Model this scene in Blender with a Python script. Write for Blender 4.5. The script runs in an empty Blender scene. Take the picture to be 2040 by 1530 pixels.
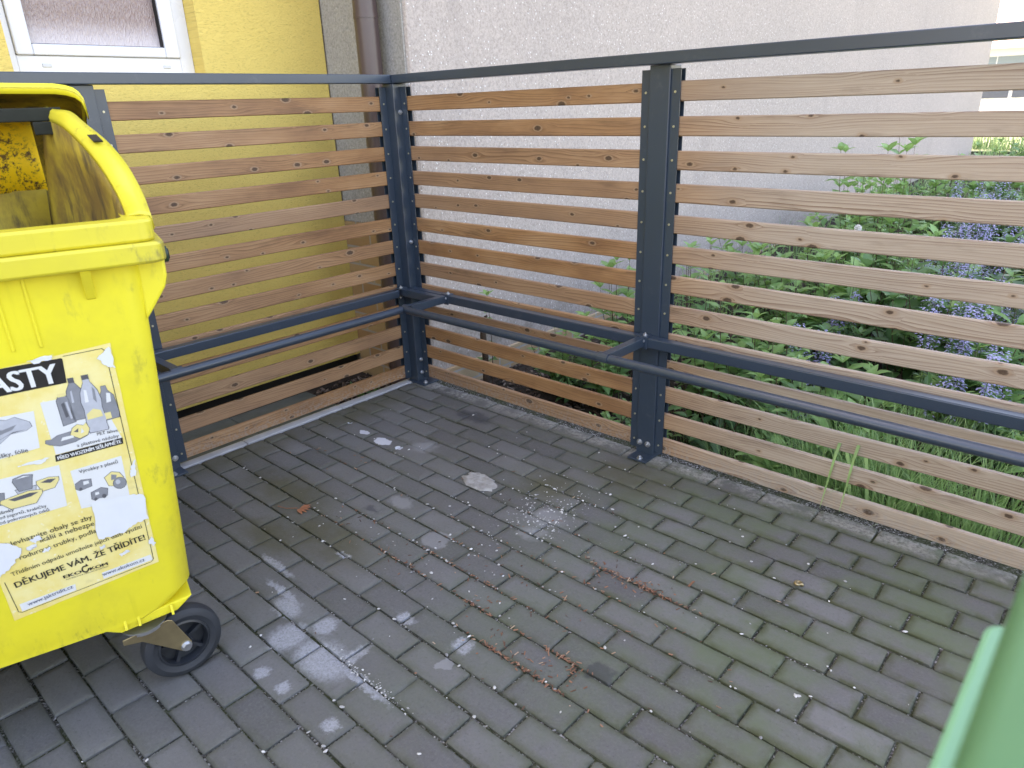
import bpy, bmesh, math, random
from mathutils import Vector, Matrix
R = math.radians
random.seed(7)
scene = bpy.context.scene
COL = scene.collection

# ------------------------------------------------------------------ node helpers
class NT:
    def __init__(s, name):
        m = bpy.data.materials.new(name); m.use_nodes = True
        s.m = m; s.t = m.node_tree; s.n = s.t.nodes; s.l = s.t.links
        s.bsdf = s.n['Principled BSDF']; s.out = s.n['Material Output']
    def node(s, typ, **kw):
        nd = s.n.new(typ)
        for k, v in kw.items(): setattr(nd, k, v)
        return nd
    def put(s, sock, v):
        if v is None: return
        if hasattr(v, 'is_output'): s.l.new(v, sock)
        else:
            if isinstance(v, (tuple, list)) and len(v) == 3 and sock.type == 'RGBA': v = (*v, 1)
            sock.default_value = v
    def math(s, op, a, b=None, c=None, clamp=False):
        nd = s.node('ShaderNodeMath', operation=op, use_clamp=clamp)
        for i, v in enumerate((a, b, c)): s.put(nd.inputs[i], v)
        return nd.outputs[0]
    def vmath(s, op, a, b=None, scale=None):
        nd = s.node('ShaderNodeVectorMath', operation=op)
        s.put(nd.inputs[0], a); s.put(nd.inputs[1], b)
        if scale is not None: s.put(nd.inputs['Scale'], scale)
        return nd.outputs['Value'] if op in ('LENGTH', 'DISTANCE', 'DOT_PRODUCT') else nd.outputs[0]
    def mix(s, fac, a, b, blend='MIX'):
        nd = s.node('ShaderNodeMix', data_type='RGBA', blend_type=blend)
        s.put(nd.inputs['Factor'], fac); s.put(nd.inputs['A'], a) if False else None
        s.put(nd.inputs[6], a); s.put(nd.inputs[7], b)
        return nd.outputs[2]
    def ramp(s, fac, stops, interp='LINEAR'):
        nd = s.node('ShaderNodeValToRGB'); r = nd.color_ramp; r.interpolation = interp
        while len(r.elements) < len(stops): r.elements.new(0.5)
        for e, (p, c) in zip(r.elements, stops):
            e.position = p; e.color = (*c, 1) if isinstance(c, tuple) else (c, c, c, 1)
        s.put(nd.inputs[0], fac); return nd.outputs[0]
    def step(s, v, lo, hi, a=0.0, b=1.0):
        nd = s.node('ShaderNodeMapRange', interpolation_type='SMOOTHSTEP')
        s.put(nd.inputs[0], v); s.put(nd.inputs[1], lo); s.put(nd.inputs[2], hi); s.put(nd.inputs[3], a); s.put(nd.inputs[4], b)
        return nd.outputs[0]
    def noise(s, vec, scale, detail=4, rough=.55, dist=0, out=0):
        nd = s.node('ShaderNodeTexNoise'); s.put(nd.inputs['Vector'], vec)
        nd.inputs['Scale'].default_value = scale; nd.inputs['Detail'].default_value = detail
        nd.inputs['Roughness'].default_value = rough; nd.inputs['Distortion'].default_value = dist
        return nd.outputs[out]
    def voro(s, vec, scale, feature='F1', out='Distance', rand=1.0):
        nd = s.node('ShaderNodeTexVoronoi', feature=feature); s.put(nd.inputs['Vector'], vec)
        nd.inputs['Scale'].default_value = scale; nd.inputs['Randomness'].default_value = rand
        return nd.outputs[out]
    def coord(s): return s.node('ShaderNodeTexCoord').outputs['Object']
    def pos(s): return s.node('ShaderNodeNewGeometry').outputs['Position']
    def rand(s): return s.node('ShaderNodeNewGeometry').outputs['Random Per Island']
    def attr(s, name, out='Vector'): return s.node('ShaderNodeAttribute', attribute_name=name).outputs[out]
    def scalev(s, v, x, y, z):
        return s.vmath('MULTIPLY', v, (x, y, z))
    def sep(s, v):
        nd = s.node('ShaderNodeSeparateXYZ'); s.put(nd.inputs[0], v); return nd.outputs
    def comb(s, x, y, z):
        nd = s.node('ShaderNodeCombineXYZ')
        for i, v in enumerate((x, y, z)): s.put(nd.inputs[i], v)
        return nd.outputs[0]
    def bump(s, h, strength, dist, normal=None):
        nd = s.node('ShaderNodeBump'); s.put(nd.inputs['Height'], h)
        nd.inputs['Strength'].default_value = strength; nd.inputs['Distance'].default_value = dist
        if normal is not None: s.l.new(normal, nd.inputs['Normal'])
        return nd.outputs[0]
    def done(s, col=None, rough=None, normal=None, metal=None, spec=None, **kw):
        b = s.bsdf.inputs
        s.put(b['Base Color'], col); s.put(b['Roughness'], rough); s.put(b['Metallic'], metal); s.put(b['Specular IOR Level'], spec)
        if normal is not None: s.l.new(normal, b['Normal'])
        for k, v in kw.items(): s.put(b[k.replace('_', ' ')], v)
        return s.m

def simple(name, col, rough=.5, var=.15, scale=20, bump=0, metal=0, spec=.5, bscale=None):
    t = NT(name); v = t.noise(t.coord(), scale)
    c = t.mix(v, tuple(x*(1-var) for x in col), tuple(min(1, x*(1+var)) for x in col))
    n = t.bump(t.noise(t.coord(), bscale or scale*6), bump, .002) if bump else None
    return t.done(c, t.math('ADD', t.math('MULTIPLY', v, .15), rough-.07), n, metal, spec)

# ------------------------------------------------------------------ materials
M = {}
def mat_metal():
    t = NT('anthracite_powder_coat'); p = t.pos()
    v = t.noise(p, 3); d = t.noise(p, 90, 3)
    dust = t.step(t.noise(p, 14, 6, .7), .55, .75)
    c = t.mix(t.math('MULTIPLY', dust, .25), t.mix(v, (.024, .038, .057), (.031, .048, .070)), (.11, .12, .13))
    return t.done(c, t.math('ADD', .26, t.math('MULTIPLY', v, .12)), t.bump(d, .06, .001), 0, .6)
M['metal'] = mat_metal()
M['dark_metal'] = simple('dark_channel_metal', (.014, .017, .022), .45)
M['zinc'] = simple('zinc_plated_steel', (.55, .56, .58), .32, .2, 60, 0, .9)
M['screw'] = simple('yellow_zinc_screw', (.45, .42, .30), .4, .2, 60, 0, .6)

def mat_wood():
    t = NT('larch_slat'); a = t.attr('grain'); x, y, w = t.sep(a)
    # x along the slat in metres, y across it, w a number of its own for each slat
    isl = t.math('MULTIPLY', w, 37.3)
    xo = t.math('ADD', x, isl)
    def knots(sx, sy, off):
        v2 = t.comb(t.math('ADD', t.math('MULTIPLY', xo, sx), off), t.math('ADD', t.math('MULTIPLY', y, sy), t.math('MULTIPLY', w, 91.7+off)), 0)
        nd = t.node('ShaderNodeTexVoronoi', feature='F1', voronoi_dimensions='2D'); t.put(nd.inputs['Vector'], v2); nd.inputs['Scale'].default_value = 1; nd.inputs['Randomness'].default_value = .9
        dv = t.vmath('SUBTRACT', v2, nd.outputs['Position']); dx, dy, _ = t.sep(dv)
        dx = t.math('DIVIDE', dx, sx); dy = t.math('DIVIDE', dy, sy)
        rx, ry, rz = t.sep(nd.outputs['Color'])
        return dx, dy, rx, ry
    dx, dy, r1, r2 = knots(5.6, 15, 0)
    wob = t.math('MULTIPLY', t.math('SUBTRACT', t.noise(t.comb(xo, y, w), 120, 2), .5), .006)
    d = t.math('ADD', t.vmath('LENGTH', t.comb(t.math('MULTIPLY', dx, .62), dy, 0)), wob)
    on = t.math('GREATER_THAN', r1, .40)
    rad = t.math('ADD', .0035, t.math('MULTIPLY', t.math('MULTIPLY', r2, r2), .0085))
    core = t.math('MULTIPLY', on, t.step(t.math('SUBTRACT', d, rad), -.0025, .0015, 1, 0))
    halo = t.math('MULTIPLY', on, t.step(d, 0, t.math('MULTIPLY', rad, 3.2), 1, 0))
    ring = t.math('MULTIPLY', on, t.math('MULTIPLY', t.step(d, rad, t.math('ADD', rad, .002), 0, 1), t.step(d, t.math('ADD', rad, .002), t.math('ADD', rad, .007), 1, 0)))
    # grain lines that flow round the knots
    infl = t.math('MULTIPLY', on, t.math('POWER', 2.718, t.math('MULTIPLY', -1, t.math('ADD', t.math('POWER', t.math('MULTIPLY', dx, 22), 2), t.math('POWER', t.math('MULTIPLY', dy, 34), 2)))))
    sgn = t.math('DIVIDE', dy, t.math('ADD', t.math('ABSOLUTE', dy), .006))
    yb = t.math('SUBTRACT', y, t.math('MULTIPLY', t.math('MULTIPLY', infl, sgn), t.math('MULTIPLY', rad, 2.4)))
    slow = t.math('MULTIPLY', t.math('SUBTRACT', t.noise(t.comb(t.math('MULTIPLY', xo, .8), t.math('MULTIPLY', y, 7), w), 1.6, 2, .4), .5), .085)
    yy = t.math('ADD', yb, slow)
    g1 = t.noise(t.comb(t.math('MULTIPLY', xo, .45), t.math('MULTIPLY', yy, 60), isl), 1.0, 1, .4)
    fine = t.noise(t.comb(t.math('MULTIPLY', xo, 9), t.math('MULTIPLY', yy, 520), isl), 1.0, 2, .6)
    saw = t.math('FRACT', t.math('ADD', t.math('MULTIPLY', yy, 88), t.math('MULTIPLY', g1, 1.5)))
    late = t.math('MULTIPLY', t.math('POWER', saw, 3.0), t.step(t.noise(t.comb(t.math('MULTIPLY', xo, 1.1), t.math('MULTIPLY', y, 22), isl), 1.0, 2), .30, .62, .25, 1))
    tone = t.noise(t.comb(t.math('MULTIPLY', xo, 2.2), t.math('MULTIPLY', y, 6), isl), 1.0, 4, .6)
    base = t.ramp(tone, [(.25, (.17, .075, .034)), (.5, (.36, .182, .078)), (.78, (.50, .29, .145))])
    # some slats are greyer, some redder
    base = t.mix(t.math('MULTIPLY', t.step(w, .35, .95), .45), base, (.33, .225, .155))
    wx = t.sep(t.pos())
    base = t.mix(t.step(wx[0], 1.25, 2.1, 0, .86), base, (.46, .385, .305))
    base = t.mix(t.step(wx[1], -.35, -1.1, 0, .16), base, (.45, .31, .22))     # the weathered, greyer end of the fence
    c = t.mix(t.math('MULTIPLY', late, .80), base, (.135, .06, .028))
    c = t.mix(t.math('MULTIPLY', t.math('SUBTRACT', fine, .30), .7), c, (.15, .078, .04))
    c = t.mix(t.step(t.noise(t.comb(t.math('MULTIPLY', xo, 3.0), t.math('MULTIPLY', y, 14), isl), 1.0, 4, .65), .56, .74, 0, .42), c, (.10, .055, .032))
    c = t.mix(t.math('MULTIPLY', halo, .62), c, (.20, .10, .05))
    c = t.mix(t.math('MULTIPLY', ring, .6), c, (.36, .25, .16))
    kc = t.mix(t.noise(t.comb(xo, y, w), 190, 2), (.012, .008, .006), (.13, .075, .045))
    c = t.mix(t.math('MULTIPLY', core, .93), c, kc)
    # splash dirt on the lowest boards
    low = t.math('MULTIPLY', t.step(wx[2], .02, .12, 1, 0), t.step(t.noise(t.pos(), 70, 5, .7), .42, .62))
    c = t.mix(t.math('MULTIPLY', low, .55), c, (.30, .27, .24))
    n = t.bump(t.math('ADD', t.math('MULTIPLY', late, -.5), t.math('MULTIPLY', fine, .6)), .35, .0015)
    return t.done(c, .62, n, 0, .35)
M['wood'] = mat_wood()

def mat_pavers():
    t = NT('concrete_paver'); p = t.pos(); rnd = t.rand(); e = t.attr('edge', 'Fac')
    X, Y, Z = t.sep(p)
    n1 = t.noise(p, 9, 5, .6); n2 = t.noise(p, 120, 5, .8); n3 = t.noise(p, 2.0, 4, .6)
    c = t.mix(rnd, (.108, .103, .101), (.148, .143, .139))
    c = t.mix(t.step(n1, .3, .75), c, t.mix(rnd, (.092, .089, .087), (.168, .164, .160)))
    c = t.mix(t.math('MULTIPLY', t.step(n2, .45, .8), .45), c, (.21, .205, .195))
    c = t.mix(t.step(n2, .44, .28, 0, .75), c, (.052, .050, .047))
    c = t.mix(t.step(t.noise(p, 34, 5, .7), .56, .72, 0, .30), c, (.19, .185, .175))
    c = t.mix(t.step(t.noise(p, 21, 5, .7), .58, .74, 0, .35), c, (.058, .055, .048))
    # warm brownish film near the fence corner, green algae to the right and on arrises
    c = t.mix(t.math('MULTIPLY', t.step(n3, .35, .7), .20), c, (.10, .085, .07))
    right = t.step(t.math('ADD', X, t.math('MULTIPLY', Y, .35)), .7, 2.2)
    alg = t.math('MULTIPLY', t.math('ADD', t.math('MULTIPLY', right, .85), .12), t.step(t.noise(p, 3.3, 5, .65), .35, .72))
    c = t.mix(alg, c, (.104, .128, .072))
    eg = t.math('MULTIPLY', e, t.step(t.noise(p, 14, 5, .65), .28, .62))
    c = t.mix(t.math('MULTIPLY', eg, t.math('ADD', .35, t.math('MULTIPLY', right, .5))), c, (.058, .066, .026))
    # moss patches of their own
    wp = t.vmath('ADD', p, t.vmath('SCALE', t.vmath('SUBTRACT', t.noise(p, 18, 4, .6, 0, 1), (.5, .5, .5)), scale=.10))
    wf = t.vmath('ADD', p, t.vmath('SCALE', t.vmath('SUBTRACT', t.noise(p, 45, 5, .75, 0, 1), (.5, .5, .5)), scale=.055))
    def blob(vec, x, y, rx, ry, soft=.35):
        d = t.vmath('SUBTRACT', vec, (x, y, 0)); d = t.vmath('MULTIPLY', d, (1/rx, 1/ry, 0))
        return t.step(t.vmath('LENGTH', d), 1-soft, 1+soft, 1, 0)
    def union(lst):
        o = lst[0]
        for b in lst[1:]: o = t.math('MAXIMUM', o, b)
        return o
    moss = union([blob(wp, 1.55, -.20, .17, .13, .6), blob(wp, 1.33, -.47, .10, .10, .6), blob(wp, .95, -1.24, .22, .09, .6), blob(wp, .78, -1.36, .15, .07, .6), blob(wp, .55, -1.15, .25, .10, .7), blob(wp, .1, -.5, .12, .3, .7), blob(wp, .08, -1.1, .1, .3, .7)])
    c = t.mix(t.math('MULTIPLY', moss, t.step(n1, .2, .6, .25, .75)), c, (.082, .076, .04))
    # pale cement wash, blurred white stains, hard white splashes
    wash = union([blob(wf, 1.171, -1.534, .055, .030), blob(wf, 1.29, -1.60, .050, .055), blob(wf, 1.335, -1.505, .035, .035), blob(wf, 1.44, -1.585, .095, .055),
                  blob(wf, 1.60, -1.565, .10, .016), blob(wf, 1.50, -1.53, .02, .06), blob(wf, 1.10, -1.50, .09, .012), blob(wf, 1.45, -1.71, .02, .02), blob(wf, 1.65, -1.70, .022, .022),
                  blob(wf, 1.08, -1.26, .03, .012), blob(wf, .96, -1.44, .09, .012), blob(wf, 1.70, -1.30, .03, .03), blob(wf, 1.49, -1.33, .03, .02), blob(wf, 1.36, -1.72, .02, .02)])
    c = t.mix(t.math('MULTIPLY', wash, t.step(n2, .28, .62, .25, .80)), c, (.36, .365, .385))
    soft = union([blob(wp, 1.711, -1.381, .027, .024, .10), blob(wp, 1.251, -1.004, .055, .05, .15), blob(wp, .965, -.914, .055, .035, .3), blob(wp, 1.46, -.65, .06, .05, .5), blob(wp, 1.487, -.758, .05, .04, .5), blob(wp, .68, -.55, .06, .05, .5), blob(wp, 2.05, -1.62, .03, .03, .6)])
    c = t.mix(t.math('MULTIPLY', soft, .5), c, (.29, .285, .285))
    wd = t.vmath('ADD', p, t.vmath('SCALE', t.vmath('SUBTRACT', t.noise(p, 30, 3, .5, 0, 1), (.5, .5, .5)), scale=.035))
    hard = union([blob(wd, .343, -.626, .032, .018, .08), blob(wd, .489, -.632, .05, .028, .08), blob(wd, .596, -.624, .022, .016, .08), blob(wd, .20, -.60, .012, .01, .1)])
    c = t.mix(hard, c, (.52, .53, .56))
    # cement smear along the kerb
    cem = t.math('MULTIPLY', t.step(Y, -.075, -.035), t.math('MULTIPLY', t.step(n1, .36, .56), t.step(t.noise(p, 55, 5, .75), .35, .6)))
    c = t.mix(t.math('MULTIPLY', cem, .85), c, (.31, .295, .27))
    # oil mark and rust
    oil = union([blob(wp, 2.053, -1.134, .035, .03, .3), blob(wp, .92, -1.02, .03, .02, .6), blob(wp, .62, -.18, .10, .05, .3)])
    c = t.mix(t.math('MULTIPLY', oil, .6), c, (.035, .035, .042))
    h = t.math('ADD', t.math('MULTIPLY', n2, .7), t.math('MULTIPLY', t.noise(p, 40, 5, .65), .6))
    rough = t.math('ADD', .72, t.math('MULTIPLY', n1, .2))
    return t.done(c, rough, t.bump(h, .7, .004), 0, .35)
M['paver'] = mat_pavers()

def mat_joint():
    t = NT('joint_grit'); p = t.pos()
    v = t.voro(p, 220, out='Color'); g = t.sep(v)[0]
    c = t.ramp(g, [(0, (.028, .026, .018)), (.55, (.075, .07, .055)), (.82, (.16, .15, .14)), (1, (.42, .40, .38))])
    moss = t.step(t.noise(p, 9, 4), .42, .62)
    c = t.mix(t.math('MULTIPLY', moss, .7), c, (.045, .056, .018))
    return t.done(c, .95, t.bump(t.voro(p, 220), 1, .004), 0, .2)
M['joint'] = mat_joint()

def mat_concrete(name, col, dark, scale=6, bump=.5):
    t = NT(name); p = t.pos()
    n = t.noise(p, scale, 6, .65); f = t.noise(p, 220, 3, .7)
    c = t.mix(t.step(n, .3, .7), dark, col); c = t.mix(t.step(f, .3, .15, 0, .5), c, tuple(x*.4 for x in dark))
    return t.done(c, .85, t.bump(t.math('ADD', f, t.noise(p, 50, 5, .7)), bump, .003), 0, .3)
M['kerb_light'] = mat_concrete('pale_kerb_concrete', (.46, .46, .47), (.36, .36, .37))
M['kerb_dark'] = mat_concrete('mossy_kerb_concrete', (.075, .073, .055), (.045, .045, .032))
M['slab'] = mat_concrete('grey_green_slab', (.13, .138, .12), (.075, .085, .07), 4)
M['asphalt'] = mat_concrete('yard_asphalt', (.16, .155, .15), (.11, .105, .10), 2)
M['soil'] = mat_concrete('dark_soil', (.05, .036, .025), (.022, .016, .011), 12, 1)
M['cement'] = mat_concrete('dried_cement', (.40, .385, .36), (.25, .235, .21), 30, .9)

def mat_yellow():
    t = NT('yellow_scratch_render'); p = t.pos(); X, Y, Z = t.sep(p)
    big = t.noise(p, 1.2, 4)
    c = t.mix(big, (.74, .535, .14), (.82, .61, .18))
    worm = t.noise(t.scalev(p, 1, 60, 230), 1.0, 3, .6, .8)
    worm2 = t.noise(t.scalev(p, 1, 90, 330), 1.0, 2, .6, .4)
    pit = t.step(worm, .34, .44, 1, 0)
    c = t.mix(t.math('MULTIPLY', pit, .38), c, (.42, .31, .09))
    h = t.math('ADD', t.step(worm, .28, .55), t.math('MULTIPLY', worm2, .35))
    return t.done(c, .85, t.bump(h, .5, .005), 0, .25)
M['yellow_wall'] = mat_yellow()

def mat_pebble(name, a, b, fleck=.35):
    t = NT(name); p = t.pos()
    big = t.noise(p, .55, 5, .6); g = t.noise(p, 75, 4, .75); v = t.voro(p, 60, out='Color'); vd = t.voro(p, 60)
    c = t.mix(t.step(big, .3, .7), a, b)
    c = t.mix(t.step(g, .54, .32, 0, .48), c, tuple(x*.45 for x in a)); c = t.mix(t.step(g, .52, .68, 0, .34), c, tuple(x*1.45 for x in b))
    c = t.mix(t.step(t.noise(p, 40, 4, .7), .62, .75, 0, .35), c, tuple(x*.6 for x in a))
    r = t.sep(v)
    fl = t.math('MULTIPLY', t.math('GREATER_THAN', r[0], .94), t.step(vd, .12, .34, 1, 0))
    c = t.mix(t.math('MULTIPLY', fl, fleck*2), c, (.86, .85, .83))
    stain = t.step(t.noise(t.scalev(p, 1, 1.5, .35), 2.0, 5, .6), .55, .8, 0, .32)
    c = t.mix(t.step(t.noise(p, 1.1, 6, .7), .52, .72, 0, .16), c, tuple(x*.62 for x in a))
    c = t.mix(t.math('MULTIPLY', t.step(t.sep(p)[2], .30, -.05), t.step(t.noise(p, 9, 5, .7), .40, .62, 0, .5)), c, (.16, .14, .10))
    c = t.mix(stain, c, tuple(x*.7 for x in a))
    h = t.math('ADD', g, t.math('MULTIPLY', fl, .6))
    return t.done(c, t.mix(fl, (.85,)*3, (.35,)*3), t.bump(h, .8, .005), 0, .35)
M['pebble'] = mat_pebble('grey_pebbledash', (.43, .368, .328), (.475, .403, .356))
M['pebble_old'] = mat_pebble('old_grey_plaster', (.30, .285, .255), (.36, .34, .31), .12)

def mat_tiles():
    t = NT('brown_clay_tiles'); p = t.pos(); X, Y, Z = t.sep(p)
    nd = t.node('ShaderNodeTexBrick'); t.put(nd.inputs['Vector'], t.comb(t.math('ADD', X, Y), Z, 0))
    i = nd.inputs; i['Scale'].default_value = 1; i['Brick Width'].default_value = .25; i['Row Height'].default_value = .105; i['Mortar Size'].default_value = .007; i['Mortar Smooth'].default_value = .2
    i['Color1'].default_value = (.30, .15, .06, 1); i['Color2'].default_value = (.40, .26, .12, 1); i['Mortar'].default_value = (.30, .29, .27, 1)
    n = t.noise(p, 12, 5); c = t.mix(t.math('MULTIPLY', n, .5), nd.outputs['Color'], (.30, .20, .11))
    h = t.math('MULTIPLY', nd.outputs['Fac'], -1)
    return t.done(c, .45, t.bump(h, .8, .004), 0, .5)
M['tiles'] = mat_tiles()
M['tiles_pale'] = mat_tiles(); M['tiles_pale'].name = 'pale_clay_tiles'
for nd in M['tiles_pale'].node_tree.nodes:
    if nd.type == 'TEX_BRICK':
        nd.inputs['Color1'].default_value = (.55, .36, .20, 1); nd.inputs['Color2'].default_value = (.62, .47, .30, 1); nd.inputs['Mortar'].default_value = (.5, .49, .46, 1)
        nd.inputs['Row Height'].default_value = .085; nd.inputs['Brick Width'].default_value = .19
M['bitumen'] = simple('black_bitumen_plinth', (.018, .016, .013), .9, .4, 60, .8)
M['pipe'] = simple('brown_painted_downpipe', (.075, .048, .045), .33, .12, 12)
M['pvc'] = simple('white_window_pvc', (.68, .69, .72), .28, .02, 8)
M['gasket'] = simple('black_gasket', (.012, .012, .012), .6)
M['cap'] = simple('grey_drain_cap', (.55, .56, .58), .4)
def mat_glass():
    t = NT('obscured_glass'); p = t.pos()
    h = t.noise(t.scalev(p, 30, 160, 42), 1.0, 3, .6, .6)
    Z = t.sep(p)[2]
    c = t.mix(t.math('ADD', t.step(Z, 1.70, 1.84, .8, 0), t.math('MULTIPLY', h, .25), clamp=True), (.20, .115, .095), (.62, .55, .56))  # pale reflection low on the pane painted into the base colour
    return t.done(c, .16, t.bump(h, .8, .006), 0, .8)
M['glass'] = mat_glass()

def mat_plastic(name, col, dirt, fade, rough=.38, amt=1.0, worn=False):
    t = NT(name); p = t.coord()
    big = t.noise(p, 2.5, 4); sc = t.noise(t.scalev(p, 1, 1, .35), 26, 6, .7); sp = t.noise(p, 60, 5, .75)
    c = t.mix(big, col, fade)
    scuff = t.math('MULTIPLY', t.step(sc, .60, .74), t.step(t.noise(p, 6, 3), .42, .62))
    c = t.mix(t.math('MULTIPLY', scuff, .7*amt), c, dirt)
    c = t.mix(t.step(sp, .68, .82, 0, .5*amt), c, dirt)
    streak = t.step(t.noise(t.scalev(p, 1, 1, .07), 34, 4, .6), .58, .78, 0, .28*amt)
    c = t.mix(streak, c, tuple(x*.62 for x in col))
    if worn:   # rubbed black along the right hand edge and the foot of the body
        X, Y, Z = t.sep(p)
        zone = t.math('MAXIMUM', t.step(X, .015, .075), t.step(Z, .34, .25))
        rub = t.math('MULTIPLY', t.step(t.noise(t.scalev(p, 30, 30, 11), 1.0, 6, .72), .50, .70), t.step(t.noise(p, 5, 4, .6), .44, .62))
        c = t.mix(t.math('MULTIPLY', t.math('MULTIPLY', zone, rub), .75), c, (.10, .088, .05))
        film = t.math('MULTIPLY', t.step(t.noise(p, 5, 5, .6), .42, .72), .32)
        c = t.mix(film, c, (.46, .37, .04))
    return t.done(c, t.math('ADD', rough, t.math('MULTIPLY', scuff, .3)), t.bump(t.noise(p, 18, 5, .6), .07, .004), 0, .5)
YEL = (.78, .655, .018)
M['bin_yellow'] = mat_plastic('scuffed_yellow_plastic', YEL, (.10, .085, .045), (.82, .71, .06), worn=True)
M['bin_rim'] = mat_plastic('worn_yellow_rim', (.62, .52, .018), (.07, .06, .04), (.66, .57, .06), .36, 1.6, worn=True)
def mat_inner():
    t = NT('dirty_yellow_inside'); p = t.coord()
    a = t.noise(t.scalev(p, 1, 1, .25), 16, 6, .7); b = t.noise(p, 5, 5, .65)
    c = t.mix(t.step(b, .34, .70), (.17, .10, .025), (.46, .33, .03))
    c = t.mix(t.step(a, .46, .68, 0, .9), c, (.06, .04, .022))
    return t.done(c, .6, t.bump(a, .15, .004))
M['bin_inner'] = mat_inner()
def mat_lidwall():
    t = NT('backlit_lid_skin'); p = t.coord()
    a = t.noise(p, 55, 5, .8); m = t.step(t.noise(p, 5, 3), .34, .55)
    c = t.mix(t.math('MULTIPLY', t.step(a, .48, .60), m), (.90, .56, .015), (.10, .05, .018))  # light coming through the yellow lid painted as opaque orange
    return t.done(c, .5)
M['lid_wall'] = mat_lidwall()
M['black_plastic'] = simple('worn_black_rubber', (.022, .024, .018), .75, .4, 30, 0, 0, .2)
M['dark_green_plastic'] = simple('dark_green_pin_plastic', (.018, .045, .03), .45, .3, 30)
M['tyre'] = simple('black_rubber_tyre', (.022, .026, .032), .6, .35, 25, .2)
M['wheel_rim'] = simple('dark_wheel_plastic', (.024, .028, .034), .4, .3, 25)
M['fork'] = simple('yellow_zinc_fork', (.38, .30, .17), .38, .3, 30, 0, .85)
M['green_bin'] = mat_plastic('green_plastic', (.075, .215, .10), (.13, .16, .11), (.095, .25, .12), .3, .6)
M['green_rim'] = mat_plastic('skylit_green_rim', (.17, .46, .29), (.22, .28, .22), (.19, .49, .31), .4, .5)  # skylight on the rim painted in as a lighter green than the body

def mat_sticker():
    t = NT('weathered_sticker'); p = t.coord()
    n = t.noise(p, 9, 5, .65); f = t.noise(p, 70, 5, .7)
    c = t.mix(t.step(n, .3, .7), (.80, .62, .17), (.84, .72, .33))
    c = t.mix(t.step(f, .60, .72, 0, .6), c, (.85, .83, .76))
    c = t.mix(t.step(t.noise(p, 26, 4), .62, .8, 0, .35), c, (.45, .37, .18))
    return t.done(c, .38, None, 0, .4)
M['sticker'] = mat_sticker()
M['ink'] = simple('black_print', (.025, .022, .02), .4, .5, 40)
M['inkblue'] = simple('blue_black_print', (.07, .085, .15), .4, .4, 40)
M['white_print'] = simple('white_print', (.70, .70, .68), .38, .06, 12)
M['torn_paper'] = simple('torn_white_backing', (.69, .70, .72), .7, .06, 25)
M['g1'] = simple('print_grey_light', (.46, .47, .50), .4, .2, 60)
M['g2'] = simple('print_grey_mid', (.24, .245, .26), .4, .25, 60)
M['g3'] = simple('print_grey_dark', (.10, .10, .11), .4, .25, 60)
M['yprint'] = simple('print_yellow', (.76, .64, .27), .4, .1, 30)

def mat_leaf(name, dark, light, young):
    t = NT(name); r = t.rand(); a = t.attr('age', 'Fac'); s = t.attr('rib', 'Fac')
    c = t.mix(r, dark, light); c = t.mix(t.math('MULTIPLY', a, .85), c, young)
    c = t.mix(t.math('MULTIPLY', s, .35), c, tuple(min(1, x*1.7) for x in light))
    n = t.noise(t.pos(), 60, 3)
    c = t.mix(t.math('MULTIPLY', n, .3), c, dark)
    b = t.bsdf; t.done(c, .42, t.bump(n, .2, .003), 0, .45)
    tr = t.node('ShaderNodeBsdfTranslucent'); t.put(tr.inputs[0], t.mix(.5, c, tuple(min(1, x*1.6) for x in young)))
    mx = t.node('ShaderNodeMixShader'); mx.inputs[0].default_value = .32
    t.l.new(b.outputs[0], mx.inputs[1]); t.l.new(tr.outputs[0], mx.inputs[2]); t.l.new(mx.outputs[0], t.out.inputs[0])
    return t.m
M['leaf'] = mat_leaf('shrub_leaf', (.05, .13, .045), (.165, .34, .115), (.35, .52, .16))
M['leaf_dark'] = mat_leaf('dark_shrub_leaf', (.025, .075, .03), (.075, .18, .065), (.16, .30, .09))
M['leaf_grey'] = mat_leaf('catmint_leaf', (.06, .115, .06), (.14, .23, .12), (.16, .26, .11))
M['grassblade'] = mat_leaf('grass_blade', (.07, .17, .05), (.21, .40, .13), (.40, .56, .22))
M['flower'] = mat_leaf('catmint_flower', (.22, .21, .42), (.38, .37, .62), (.54, .52, .72))
M['yellow_flower'] = mat_leaf('yellow_flower', (.65, .42, .02), (.8, .62, .05), (.85, .7, .1))
M['stem'] = simple('red_brown_stem', (.10, .055, .035), .6, .3, 40)
M['green_stem'] = simple('green_stem', (.08, .15, .05), .6, .3, 40)
M['bark'] = simple('fissured_bark', (.085, .06, .045), .9, .45, 40, 1, 0, .2, 90)
def mat_mulch():
    t = NT('bark_chips'); r = t.rand()
    c = t.ramp(r, [(0, (.02, .014, .010)), (.5, (.065, .042, .028)), (.85, (.15, .11, .085)), (1, (.26, .215, .18))])
    return t.done(c, .85, t.bump(t.noise(t.pos(), 120, 3), .6, .003), 0, .3)
M['mulch'] = mat_mulch()
def mat_grit():
    t = NT('pale_pebble'); r = t.rand()
    c = t.ramp(r, [(0, (.14, .14, .15)), (.4, (.34, .33, .31)), (.8, (.52, .50, .47)), (1, (.66, .65, .63))])
    return t.done(c, .7)
M['grit'] = mat_grit()
def mat_litter():
    t = NT('dry_litter'); r = t.rand()
    c = t.ramp(r, [(0, (.06, .03, .02)), (.5, (.20, .085, .045)), (.85, (.30, .14, .08)), (1, (.42, .30, .2))])
    return t.done(c, .8)
M['litter'] = mat_litter()
M['dry_leaf'] = simple('rust_dry_leaf', (.30, .11, .05), .7, .3, 60)
M['rope'] = simple('grey_hemp_rope', (.34, .32, .27), .85, .25, 200)
M['puff'] = simple('dandelion_fluff', (.75, .75, .72), .9)
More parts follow.
